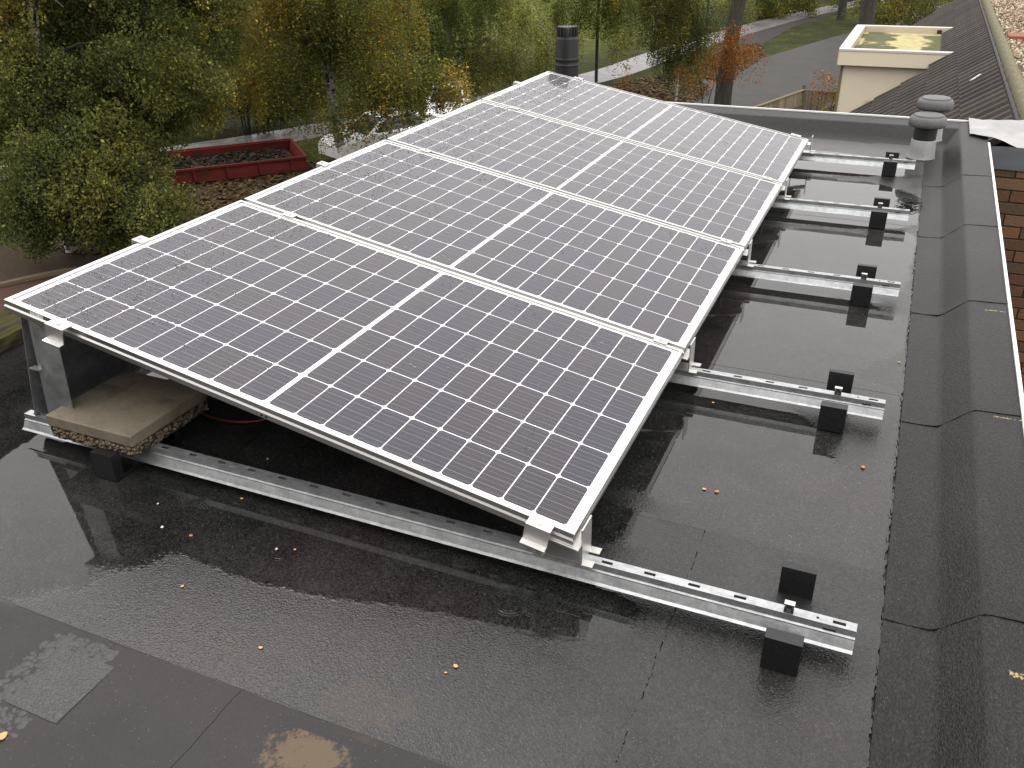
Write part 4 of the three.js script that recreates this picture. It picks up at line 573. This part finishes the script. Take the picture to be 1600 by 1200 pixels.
{
  let tr = [[-18.95, -4, -14.1], [-18.85, -2, -14.25], [-18.6, 1, -14.6], [-18.4, 4.6, -15]];
  tree('birch_tree', 'dense green birch with a pale trunk at the far left, above the brown paving', 'birch tree', -19.0, -14.0, tr, 0.17, barkBirch, limbsFrom(tr, 0.06, 16, 3, 4), [[[[-19.4, -1.2, -15.6, 2.6], [-18.0, -1.0, -16.8, 2.8], [-18.9, -2.9, -15.6, 2.4], [-19.1, -3.6, -14.2, 1.6], [-17.6, -3.6, -15.3, 1.2], [-17.7, -1.4, -18.2, 1.9], [-19.4, -2.1, -14.6, 1.8], [-18.3, 1.6, -16.5, 3.2], [-17.2, -3.1, -17.6, 0.7]], 'bushy', olive, 11, 17, 0.06]], 'birches between the houses and the path');
  tr = [[-17.05, -4.6, -23.7], [-16.9, -2.6, -23.4], [-16.75, 0, -23.2], [-16.6, 3.6, -23.2]];
  tree('birch_tree', 'weeping birch standing in front of the parked white cars', 'birch tree', -17.0, -23.9, tr, 0.17, barkBirch, limbsFrom(tr, 0.055, 18, 2.6, 7, 0.3, 0.7), [[[[-17.8, -1.6, -22.3, 2.0], [-16.4, -1.6, -23.1, 1.8], [-15.0, -2.2, -23.9, 1.8], [-15.8, -3.2, -23.3, 1.3], [-17.2, -3.3, -22.2, 1.1], [-16.4, 0.9, -23.3, 2.6], [-14.4, -3.0, -24.1, 0.9], [-13.2, -3.3, -25.0, 0.8], [-15.2, -4.4, -22.6, 0.45], [-16.6, -4.6, -21.6, 0.4], [-18.3, -2.8, -21.7, 1.1]], 'weep', olive, 23, 11, 0.08], [[[-15.3, -2.4, -23.6, 1.4], [-15.7, -3.4, -23.2, 1.0]], 'weep', oliveY, 24, 12, 0.15], [[[-13.3, -3.5, -24.8, 0.85], [-13.9, -3.6, -24.0, 0.7], [-14.6, -4.0, -23.4, 0.5], [-16.2, -4.4, -22.4, 0.5], [-15.6, -4.3, -22.6, 0.45], [-16.9, -4.6, -21.6, 0.4]], 'weep', olive, 26, 34, 0.1]], 'birches between the houses and the path');
  tr = [[-20.1, -4, -34.9], [-20.0, -2, -34.6], [-19.7, 1, -34.4], [-19.5, 3, -34.4]];
  tree('birch_tree', 'weeping birch with a white trunk further back, left of the wooden gate', 'birch tree', -20.1, -35.1, tr, 0.17, barkBirch, limbsFrom(tr, 0.05, 16, 2.6, 9, 0.3, 0.7), [[[[-19.3, -2.5, -33.4, 2.3], [-18.0, -4.0, -33.6, 1.5], [-17.9, -0.4, -34.0, 2.8], [-19.3, -4.1, -32.8, 1.5], [-17.4, -4.6, -33.9, 1.3], [-18.5, -4.9, -33.2, 1]], 'weep', oliveY, 33, 8.5, 0.1], [[[-16.4, -4.0, -34.3, 1.5], [-15.3, -4.0, -35.9, 1.7], [-16.5, -2.6, -36.6, 1.5], [-17.0, -4.6, -34.6, 1.2]], 'weep', olive, 34, 9, 0.1]], 'birches between the houses and the path');
  tr = [[-9.2, -5, -39], [-9.1, -3, -38.6], [-9.0, -1, -38], [-8.9, 1.5, -37.6]];
  tree('birch_tree', 'slim birch with a thin white trunk left of the orange leaves', 'birch tree', -9.25, -39.1, tr, 0.085, barkBirch, limbsFrom(tr, 0.03, 12, 1.5, 13, 0.3, 0.6), [[[[-8.9, -3.1, -37.4, 1.3], [-9.7, -2.3, -37.2, 1.4], [-9.2, -4.4, -37.1, 0.9], [-8.2, -4.2, -37.3, 0.9], [-8.1, -2.7, -37.5, 1.1], [-8.8, -5.1, -37.2, 0.55], [-9.0, -0.9, -37.3, 1.8]], 'weep', deep, 43, 15, 0.03]], 'birches between the houses and the path');
  tr = [[-14.25, -4.5, -42.7], [-14.2, -3, -42.6], [-14.1, -0.5, -42.4], [-14.0, 2, -42.2]];
  tree('young_tree', 'young dark stemmed tree with yellow leaves right of the flue pipe', 'tree', -14.28, -42.8, tr, 0.09, barkDark, limbsFrom(tr, 0.045, 10, 2.2, 17, 0.35, 1.3), [[[[-16.0, -3.8, -41, 1.8], [-12.9, -3.5, -42, 1.6], [-14.4, -2.4, -42, 1.8], [-17.0, -2.8, -41.5, 1.7], [-14.6, -4.7, -42, 1.0], [-12.2, -2.8, -42.3, 1.4], [-13.9, -0.6, -42, 2.5]], 'weep', oliveY, 53, 8, 0.2]]);
  tr = [[-6.2, -4, -34.4], [-5.95, -1, -34.5], [-5.75, 2, -34.6], [-5.5, 5, -34.8]];
  tree('old_tree', 'large dark trunked tree beside the street behind the orange leaves', 'tree', -6.25, -34.35, tr, 0.36, barkDark, [{ pts: [[-6.1, -1.6, -34.5], [-5.6, 0.4, -34.7], [-5.0, 3.5, -35.2]], r: 0.24 }, ...limbsFrom(tr, 0.12, 7, 3.2, 19, 0.75, 0.9)], [[[[-6.5, 3.6, -33.8, 2.6], [-4.6, 3.2, -35.2, 2.4], [-8.0, 3.2, -34.0, 2.2]], 'bushy', olive, 63, 5, 0.1]]);
  // trunks along the verge, their crowns above the picture
  const far = [['dark trunk on the verge behind the bushes at the top right', -11.5, -74.3, 0.42, 9], ['grey trunk on the verge left of the thick dark trunk', -5.45, -74.5, 0.34, 9], ['thick dark forked trunk above the dormer', -3.0, -63.5, 0.55, 8], ['dark trunk in the meadow behind the white birch', -24.0, -45.5, 0.3, 8], ['dark stem far left behind the birches', -28.5, -40, 0.25, 8]];
  far.forEach((f, k) => { const c = [[f[1], -3, f[2]], [f[1] + 0.2, 0, f[2]], [f[1] + 0.3, 4, f[2]]]; tree('avenue_tree', f[0], 'tree', f[1], f[2], c, f[3], barkDark, limbsFrom(c, 0.15, 6, 3, 70 + k, 0.6, 0.8), [[[[f[1], 3.2, f[2], 2.8], [f[1] + 1.5, 2.6, f[2] + 1, 2.2], ...(k === 3 ? [[f[1] - 1, -1.6, f[2] - 1, 2.4], [f[1] + 2, -2.0, f[2] - 2, 1.6]] : []), ...(k === 4 ? [[f[1], -1.5, f[2], 3]] : [])], k > 2 ? 'weep' : 'bushy', k > 2 ? oliveY : olive, 80 + k, k > 2 ? 4.5 : 2.2, 0.1, 1.3]], 'trees on the grass'); });
}
function shrub(name, label, category, x, z, cr, seed, stems = 6, h = 1.6) {
  const s = base(name, [x, G, z]); tag(s, label, category); const q = rng(seed), g = []; for (let i = 0; i < stems; i++) { const a = q() * 6.28, L = 0.3 + 0.5 * q(); g.push(taper([[0.1 * Math.cos(a), 0, 0.1 * Math.sin(a)], [L * 0.5 * Math.cos(a), h * 0.55, L * 0.5 * Math.sin(a)], [L * Math.cos(a), h, L * Math.sin(a)]], 0.03, 0.008, 6, 5)); }
  mesh('stem', g, barkDark, s); for (const c of cr) crown(s, ...c); return s;
}
shrub('hazel_shrub', 'dense dark green shrubs below the left birch, covering the end of the red skip', 'shrub', -17.1, -14.2, [[[[-17.0, -4.9, -14.2, 1.2], [-16.2, -5.2, -15.0, 0.7], [-17.7, -4.3, -13.6, 1.4], [-18.4, -4.2, -13.0, 1.4], [-15.9, -5.6, -16.2, 0.35], [-17.4, -3.8, -14.2, 1.3], [-18.6, -4.9, -12.6, 0.9], [-15.9, -5.0, -13.9, 0.7]], 'bushy', deep, 91, 20, 0.04]], 91, 14, 2.2);
shrub('alder_tree', 'dark green leafy tree between the path and the red skip', 'tree', -23.6, -27, [[[[-23.9, -3.9, -26.4, 2.5], [-22.9, -3.4, -28.4, 2.5], [-25.6, -2.5, -26.5, 3], [-22.7, -4.6, -27.4, 1.4], [-21.9, -4.3, -29, 1.5]], 'bushy', deep, 95, 9, 0.03, 1.15], [[[-22.5, -1, -29, 2.6], [-25, 0, -27, 2.6]], 'weep', oliveY, 96, 5, 0.1, 1.1]], 95, 9, 3);
shrub('oak_sapling', 'young tree with orange leaves in front of the large dark trunk', 'tree', -6.0, -33.5, [[[[-6.0, -3.3, -33.4, 0.75], [-5.4, -3.8, -33.5, 0.7], [-6.4, -3.8, -33.3, 0.7], [-5.9, -2.9, -33.6, 0.5], [-5.1, -3.4, -33.6, 0.4]], 'sparse', orange, 101, 26, 0.2, 0.8]], 101, 3, 2.8);
shrub('oak_sapling', 'small forked sapling with orange leaves left of the large dark trunk', 'tree', -7.3, -36.2, [[[[-7.0, -4.7, -35.7, 0.5], [-7.5, -5.1, -35.5, 0.45], [-6.5, -4.6, -35.8, 0.35], [-8.0, -4.6, -35.5, 0.45]], 'sparse', orange, 103, 30, 0.2, 0.8]], 103, 2, 1.7);
shrub('oak_sapling', 'single sprig of orange leaves just above the far panel edge', 'shrub', -10.0, -33.6, [[[[-10.0, -4.5, -33.5, 0.2], [-10.2, -4.75, -33.4, 0.22], [-9.9, -4.35, -33.6, 0.16]], 'sparse', orange, 105, 120, 0.2, 0.6]], 105, 2, 1.6);
shrub('garden_shrub', 'orange brown shrub behind the wooden fence by the dormer', 'shrub', -2.0, -29.2, [[[[-2.3, -3.75, -29.2, 0.4], [-2.0, -3.65, -29.2, 0.4], [-1.6, -3.8, -29.2, 0.4]], 'sparse', orange, 107, 34, 0.2, 0.8], [[[-1.5, -4.3, -28.6, 0.7], [-1.1, -4.0, -28.8, 0.6]], 'bushy', deep, 108, 16, 0.02, 0.8]], 107, 6, 2.4);
[['bushes', -12.1, -75.2, 2.6], ['', -10.0, -77.5, 2.4], ['', -8.2, -80, 2.2], ['', -1.5, -70.2, 2.2], ['', 0.6, -70.3, 2.6], ['', -3.2, -71.1, 1.6], ['', -12.6, -69.5, 1.5], ['', -6.4, -90, 3]].forEach((b, k) => shrub('bush', ['olive bush left of the verge path, behind a dark trunk', 'round bush in the row above the verge path', 'third bush in the row above the verge path', 'bush straight above the dormer roof', 'tall bush above the right end of the dormer', 'low bush beside the thick dark trunk', 'small bush at the near end of the bush row', 'farthest bush at the top edge above the verge'][k], 'bush', b[1], b[2], [[[[b[1], G + b[3] * 0.55, b[2], b[3]], [b[1] + b[3] * 0.7, G + 0.8, b[2] + 0.6, b[3] * 0.6]], 'bushy', k % 2 ? olive : deep, 120 + k, 3.2, 0.12, 1.5]], 120 + k, 6, 2).userData.group = 'bushes along the far verge');

{ // fallen leaves lying on the ground in patches
  const g = new THREE.PlaneGeometry(0.11, 0.08).rotateX(-Math.PI / 2), N = 16000, im = new THREE.InstancedMesh(g, new THREE.MeshPhysicalMaterial({ roughness: 0.8, side: THREE.DoubleSide, specularIntensity: 0.4 }), N), r = rng(202), M = new THREE.Matrix4(), Q = new THREE.Quaternion(), E3 = new THREE.Euler();
  const pal = [C(0.055, 0.031, 0.012), C(0.036, 0.022, 0.010), C(0.08, 0.05, 0.014), C(0.026, 0.018, 0.010), C(0.12, 0.078, 0.018)], P = [[-17.6, -20.6, 3.2, 3.6], [-10.8, -40.5, 2.6, 4.8], [-16, -27.5, 2, 5], [-18.9, -15.0, 1.6, 1.1], [-9.2, -52, 1.4, 7]];
  for (let k = 0; k < N; k++) { const p = P[k % 5]; const a = r() * 6.283, d = Math.pow(r(), 0.6); E3.set((r() - 0.5) * 0.7, r() * 6.3, (r() - 0.5) * 0.7); Q.setFromEuler(E3); const s = 0.7 + 0.8 * r(); M.compose(new THREE.Vector3(p[0] + Math.cos(a) * d * p[2], G + 0.05, p[1] + Math.sin(a) * d * p[3]), Q, new THREE.Vector3(s, s, s)); im.setMatrixAt(k, M); im.setColorAt(k, pal[(r() * 5) | 0]); }
  im.name = numbered('leaf_litter'); scene.add(im); tag(im, 'brown and yellow fallen leaves scattered over the ground', 'leaf litter', null, 'stuff');
}
// ------------------------------------------------------------ skip, cars, fence, gate, board, posts
{
  const a = new THREE.Vector2(-20.84, -19.89), b = new THREE.Vector2(-17.88, -22.98), turn = Math.atan2(-(b.y - a.y), b.x - a.x);   // near rim line on the ground plan
  const L = 5.0, D = 2.9, Hh = 0.46, s = base('waste_skip', [-17.88, G + 0.04, -22.98], turn); tag(s, 'low red steel waste skip with rubble beside the path', 'waste skip');
  const red = new THREE.MeshPhysicalMaterial({ roughness: 0.55, specularIntensity: 0.35, map: bytes(256, 128, (i, j, c) => { const n = fbm(i / 90, j / 60, 3), ru = 0.8 * sm(0.56, 0.72, fbm(i / 30 + 5, j / 40, 5)); c[0] = lerp(0.115, 0.04, ru) * (0.7 + 0.6 * n); c[1] = lerp(0.017, 0.021, ru) * (0.7 + 0.6 * n); c[2] = lerp(0.014, 0.014, ru) * (0.7 + 0.6 * n); }, true) });
  const inn = red;
  // local x along the near side (0 = right end), z away is negative
  const wall = (w, h) => box(w, h, 0.05, 0, h / 2, 0);
  mesh('side_panel', [wall(L, Hh).rotateX(-0.06).translate(-L / 2, 0, -0.06)], red, s); mesh('side_panel', [wall(L, Hh).rotateX(0.06).translate(-L / 2, 0, -D + 0.06)], inn, s);
  mesh('end_panel', [box(0.05, Hh, D - 0.15, 0, Hh / 2, -D / 2).rotateZ(-0.2).translate(-0.1, 0, 0)], red, s); mesh('end_panel', [box(0.05, Hh, D - 0.15, 0, Hh / 2, -D / 2).rotateZ(0.2).translate(-L + 0.1, 0, 0)], red, s);
  mesh('rim', [box(L + 0.1, 0.07, 0.1, -L / 2, Hh, 0), box(L + 0.1, 0.07, 0.1, -L / 2, Hh, -D), box(0.09, 0.07, D - 0.1, 0.0, Hh, -D / 2), box(0.09, 0.07, D - 0.1, -L, Hh, -D / 2)], red, s);
  const ribs = []; for (let k = 0; k < 5; k++) ribs.push(box(0.07, Hh - 0.1, 0.05, -0.5 - k * 1.05, Hh / 2, 0.03)); mesh('rib', ribs, red, s);
  mesh('floor', box(L - 0.3, 0.05, D - 0.1, -L / 2, 0.06, -D / 2), inn, s);
  const rub = [], r = rng(61); for (let k = 0; k < 420; k++) rub.push(box(0.05 + 0.25 * r() * r(), 0.03 + 0.08 * r(), 0.04 + 0.14 * r()).rotateX(r() - 0.5).rotateY(r() * 6).rotateZ(r() - 0.5).translate(-0.35 - (L - 0.7) * r(), 0.16 + 0.14 * r(), -0.2 - (D - 0.4) * r()));
  const rg = rub.slice(0, 370), rl = rub.slice(370); const rb = base('rubble_heap', [-17.88, G + 0.04, -22.98], turn); tag(rb, 'dark rubble and leaves lying inside the red skip', 'rubble', null, 'stuff'); tag(mesh('dark_chunk', rg, mat([0.020, 0.016, 0.011], 0.9), rb), null, null, null, 'stuff'); tag(mesh('pale_chunk', rl, mat([0.07, 0.055, 0.04], 0.9), rb), null, null, null, 'stuff');
  mesh('bed', box(L - 0.5, 0.12, D - 0.25, -L / 2, 0.12, -D / 2), mat([0.03, 0.024, 0.017], 0.9), rb);
}
function mkCar(label) {
  const c = base('parked_car'); tag(c, label, 'car', 'cars parked along the path');
  const paint = mat([0.78, 0.78, 0.77], 0.35, { clearcoat: 1, clearcoatRoughness: 0.05 }), glassC = mat([0.02, 0.035, 0.032], 0.06), rub = mat([0.015, 0.015, 0.015], 0.8);
  // side profile, x forwards, y up
  const body = ext([[-2.05, 0.3], [-2.1, 0.62], [-2.0, 0.9], [-1.2, 0.97], [0.75, 0.95], [1.75, 0.82], [2.0, 0.66], [2.03, 0.35], [1.85, 0.25], [-1.9, 0.25]], 1.6, null, 0.05).translate(0, 0, -0.8); mesh('body', body, paint, c);
  const cab = new THREE.BufferGeometry(); const lo = [[-1.75, 0.95], [1.02, 0.93]], hi = [[-1.25, 1.44], [0.15, 1.46]]; const w0 = 0.79, w1 = 0.6; const V = [[lo[0][0], lo[0][1], -w0], [lo[1][0], lo[1][1], -w0], [lo[1][0], lo[1][1], w0], [lo[0][0], lo[0][1], w0], [hi[0][0], hi[0][1], -w1], [hi[1][0], hi[1][1], -w1], [hi[1][0], hi[1][1], w1], [hi[0][0], hi[0][1], w1]];
  const F = [[0, 1, 5, 4], [3, 7, 6, 2], [1, 2, 6, 5], [0, 4, 7, 3], [4, 5, 6, 7]], pos = []; for (const f of F) for (const k of [0, 2, 1, 0, 3, 2]) pos.push(...V[f[k]]); cab.setAttribute('position', new THREE.Float32BufferAttribute(pos, 3)); cab.computeVertexNormals(); mesh('cabin', cab, paint, c);
  const quad = (a, b, d, e, off) => { const g = new THREE.BufferGeometry(), n = new THREE.Vector3().subVectors(new THREE.Vector3(...b), new THREE.Vector3(...a)).cross(new THREE.Vector3().subVectors(new THREE.Vector3(...e), new THREE.Vector3(...a))).normalize(); const cen = [0, 1.1, 0]; const mid = [0, 1, 2].map(i => (a[i] + b[i] + d[i] + e[i]) / 4); if (n.dot(new THREE.Vector3(mid[0] - cen[0], mid[1] - cen[1], mid[2] - cen[2])) < 0) n.negate(); const sh = p => { const q = [0, 1, 2].map(i => lerp(mid[i], p[i], off)); return [q[0] + n.x * 0.012, q[1] + n.y * 0.012, q[2] + n.z * 0.012]; }; const P = [a, b, d, e].map(sh); g.setAttribute('position', new THREE.Float32BufferAttribute([...P[0], ...P[1], ...P[2], ...P[0], ...P[2], ...P[3]], 3)); g.computeVertexNormals(); return g; };
  mesh('windscreen', quad(V[1], V[2], V[6], V[5], 0.86), glassC, c); mesh('rear_window', quad(V[0], V[3], V[7], V[4], 0.85), glassC, c);
  mesh('side_window', quad(V[0], V[1], V[5], V[4], 0.82), glassC, c); mesh('side_window', quad(V[3], V[2], V[6], V[7], 0.82), glassC, c);
  for (const [x, z] of [[1.25, 0.72], [1.25, -0.72], [-1.25, 0.72], [-1.25, -0.72]]) { const w = mesh('wheel', cyl(0.31, 0.31, 0.2, 0, -0.1, 0, 24).rotateX(Math.PI / 2).translate(x, 0.31, z), rub, c); mesh('rim', cyl(0.19, 0.19, 0.21, 0, -0.105, 0, 16).rotateX(Math.PI / 2).translate(x, 0.31, z), boltMat, w); }
  for (const z of [-0.6, 0.6]) mesh('headlight', box(0.1, 0.13, 0.34, 2.0, 0.66, z, 0.03), mat([0.6, 0.62, 0.65], 0.1), c);
  for (const z of [-0.87, 0.87]) mesh('mirror', box(0.12, 0.12, 0.16, 0.75, 1.0, z, 0.03), paint, c);
  return c;
}
{
  const c = mkCar('white car facing the camera behind the weeping birch, its windscreen in view'); c.position.set(-16.6, G + 0.02, -25.7); c.rotation.y = Math.atan2(-0.80, -0.6); c.rotation.y = Math.PI - 2.0 + 3.1416;
  const d = copyOf(c); d.position.set(-16.9, G + 0.02, -31.6); d.rotation.y = c.rotation.y; d.userData.label = 'white car hidden by leaves, parked behind the car with the visible windscreen';
}
{
  // close board fence: every board a part
  const f = base('wooden_fence', [0, 0, 0]); tag(f, 'pale wooden board fence running down from the dormer corner beside the street', 'fence');
  const wm = [[0.19, 0.16, 0.10], [0.16, 0.135, 0.085], [0.22, 0.185, 0.12], [0.14, 0.115, 0.075]].map(c => mat(c, 0.8)), bg = box(0.105, 1.72, 0.022, 0, 0.86, 0), A = [-4.55, -28.3], B = [-3.115, -33.167], n = Math.round(Math.hypot(B[0] - A[0], B[1] - A[1]) / 0.135), ang = Math.atan2(-(B[1] - A[1]), B[0] - A[0]), r = rng(71);
  for (let i = 0; i <= n; i++) { const b = new THREE.Mesh(bg, wm[(r() * 4) | 0]); b.name = 'board'; b.position.set(lerp(A[0], B[0], i / n), G + 0.02 + 0.02 * r(), lerp(A[1], B[1], i / n)); b.rotation.y = ang; b.castShadow = true; f.add(b); }
  const len = Math.hypot(B[0] - A[0], B[1] - A[1]); for (const y of [0.4, 1.3]) mesh('rail', box(len, 0.08, 0.04, len / 2, 0, 0.035).rotateY(ang).translate(A[0], G + y, A[1]), wm[3], f); mesh('cap_rail', box(len + 0.1, 0.035, 0.1, len / 2, 0, 0).rotateY(ang).translate(A[0], G + 1.79, A[1]), wm[1], f);
  const f2 = base('wooden_fence', [0, 0, 0]); tag(f2, 'darker weathered fence section facing the roof, at the end of the pale fence', 'fence');
  const dm = [[0.10, 0.082, 0.052], [0.085, 0.07, 0.046], [0.115, 0.095, 0.06]].map(c => mat(c, 0.85)); for (let i = 0; i < 13; i++) { const b = new THREE.Mesh(bg, dm[(r() * 3) | 0]); b.name = 'board'; b.position.set(-3.02 + i * 0.116, G + 0.02, -33.05 - i * 0.01); b.castShadow = true; f2.add(b); }
  mesh('cap_rail', box(1.6, 0.05, 0.12, -2.3, G + 1.78, -33.1), dm[1], f2); mesh('post', box(0.12, 1.95, 0.12, -3.13, G + 0.97, -33.3), dm[0], f2);
  const sh = base('garden_shed', [0, 0, 0]); tag(sh, 'dark shed with sloping roof edge between the fence and the dormer wall', 'shed'); mesh('wall', box(0.9, 1.6, 0.9, -1.6, G + 0.8, -31.5), mat([0.03, 0.03, 0.035], 0.7), sh); mesh('roof', box(1.15, 0.05, 1.1, 0, 0, 0).rotateZ(0.35).translate(-1.65, G + 1.74, -31.5), mat([0.05, 0.032, 0.022], 0.8), sh);
  const la = base('garden_lantern', [-3.62, G, -31.0]); tag(la, 'small black lantern in front of the pale fence', 'lantern'); mesh('post', cyl(0.03, 0.03, 1.15, 0, 0, 0, 10), blackPl, la); mesh('lamp_housing', [cyl(0.08, 0.11, 0.2, 0, 1.15, 0, 6), cyl(0.15, 0.02, 0.1, 0, 1.35, 0, 6)], blackPl, la);
}
{
  const wood = mat([0.055, 0.045, 0.035], 0.9), g = base('wooden_gate', [-24.4, G, -46.6], 0.61); tag(g, 'weathered wooden field gate between two posts at the meadow edge', 'gate');
  mesh('post', box(0.28, 1.35, 0.28, 0, 0.67, 0, 0.02), wood, g); mesh('post', box(0.16, 1.25, 0.16, 2.15, 0.62, 0, 0.01), wood, g);
  for (const y of [1.1, 0.72, 0.36]) mesh('rail', box(1.9, 0.1, 0.05, 1.1, y, 0), wood, g); mesh('brace', box(2.0, 0.08, 0.04, 0, 0, 0).rotateZ(0.36).translate(1.1, 0.72, 0.05), wood, g);
  const b = base('notice_board', [-14.9, G, -58.2], 0.2); tag(b, 'brown notice board with a small roof on two posts beside the path', 'notice board');
  const bw = mat([0.085, 0.06, 0.045], 0.8); mesh('post', box(0.1, 2.0, 0.1, -0.62, 1.0, 0), bw, b); mesh('post', box(0.1, 2.0, 0.1, 0.62, 1.0, 0), bw, b); mesh('board', box(1.14, 0.75, 0.06, 0, 1.3, 0), mat([0.12, 0.085, 0.07], 0.7), b); mesh('roof', [box(1.7, 0.05, 0.5, 0, 0, 0).rotateX(0.45).translate(0, 2.02, 0.21), box(1.7, 0.05, 0.5, 0, 0, 0).rotateX(-0.45).translate(0, 2.02, -0.21)], bw, b);
  const p = base('lamp_post', [-11.4, G, -54.5]); tag(p, 'slim dark lamp post rising out of the picture beside the path', 'lamp post'); mesh('pole', cyl(0.075, 0.05, 6.4, 0, 0, 0, 14), mat([0.015, 0.016, 0.016], 0.5), p); mesh('lamp_head', [cyl(0.06, 0.22, 0.14, 0, 6.4, 0, 16), cyl(0.24, 0.05, 0.12, 0, 6.55, 0, 16)], mat([0.05, 0.05, 0.05], 0.4), p);
  const q = base('marker_post', [-12.3, G, -47.2]); tag(q, 'thin grey post at the edge of the wet path', 'post'); mesh('pole', cyl(0.045, 0.045, 2.3, 0, 0, 0, 12), mat([0.09, 0.09, 0.1], 0.5), q); mesh('cap', cyl(0.05, 0.02, 0.05, 0, 2.3, 0, 12), mat([0.06, 0.06, 0.06], 0.5), q);
}
renderer.render(scene, camera);
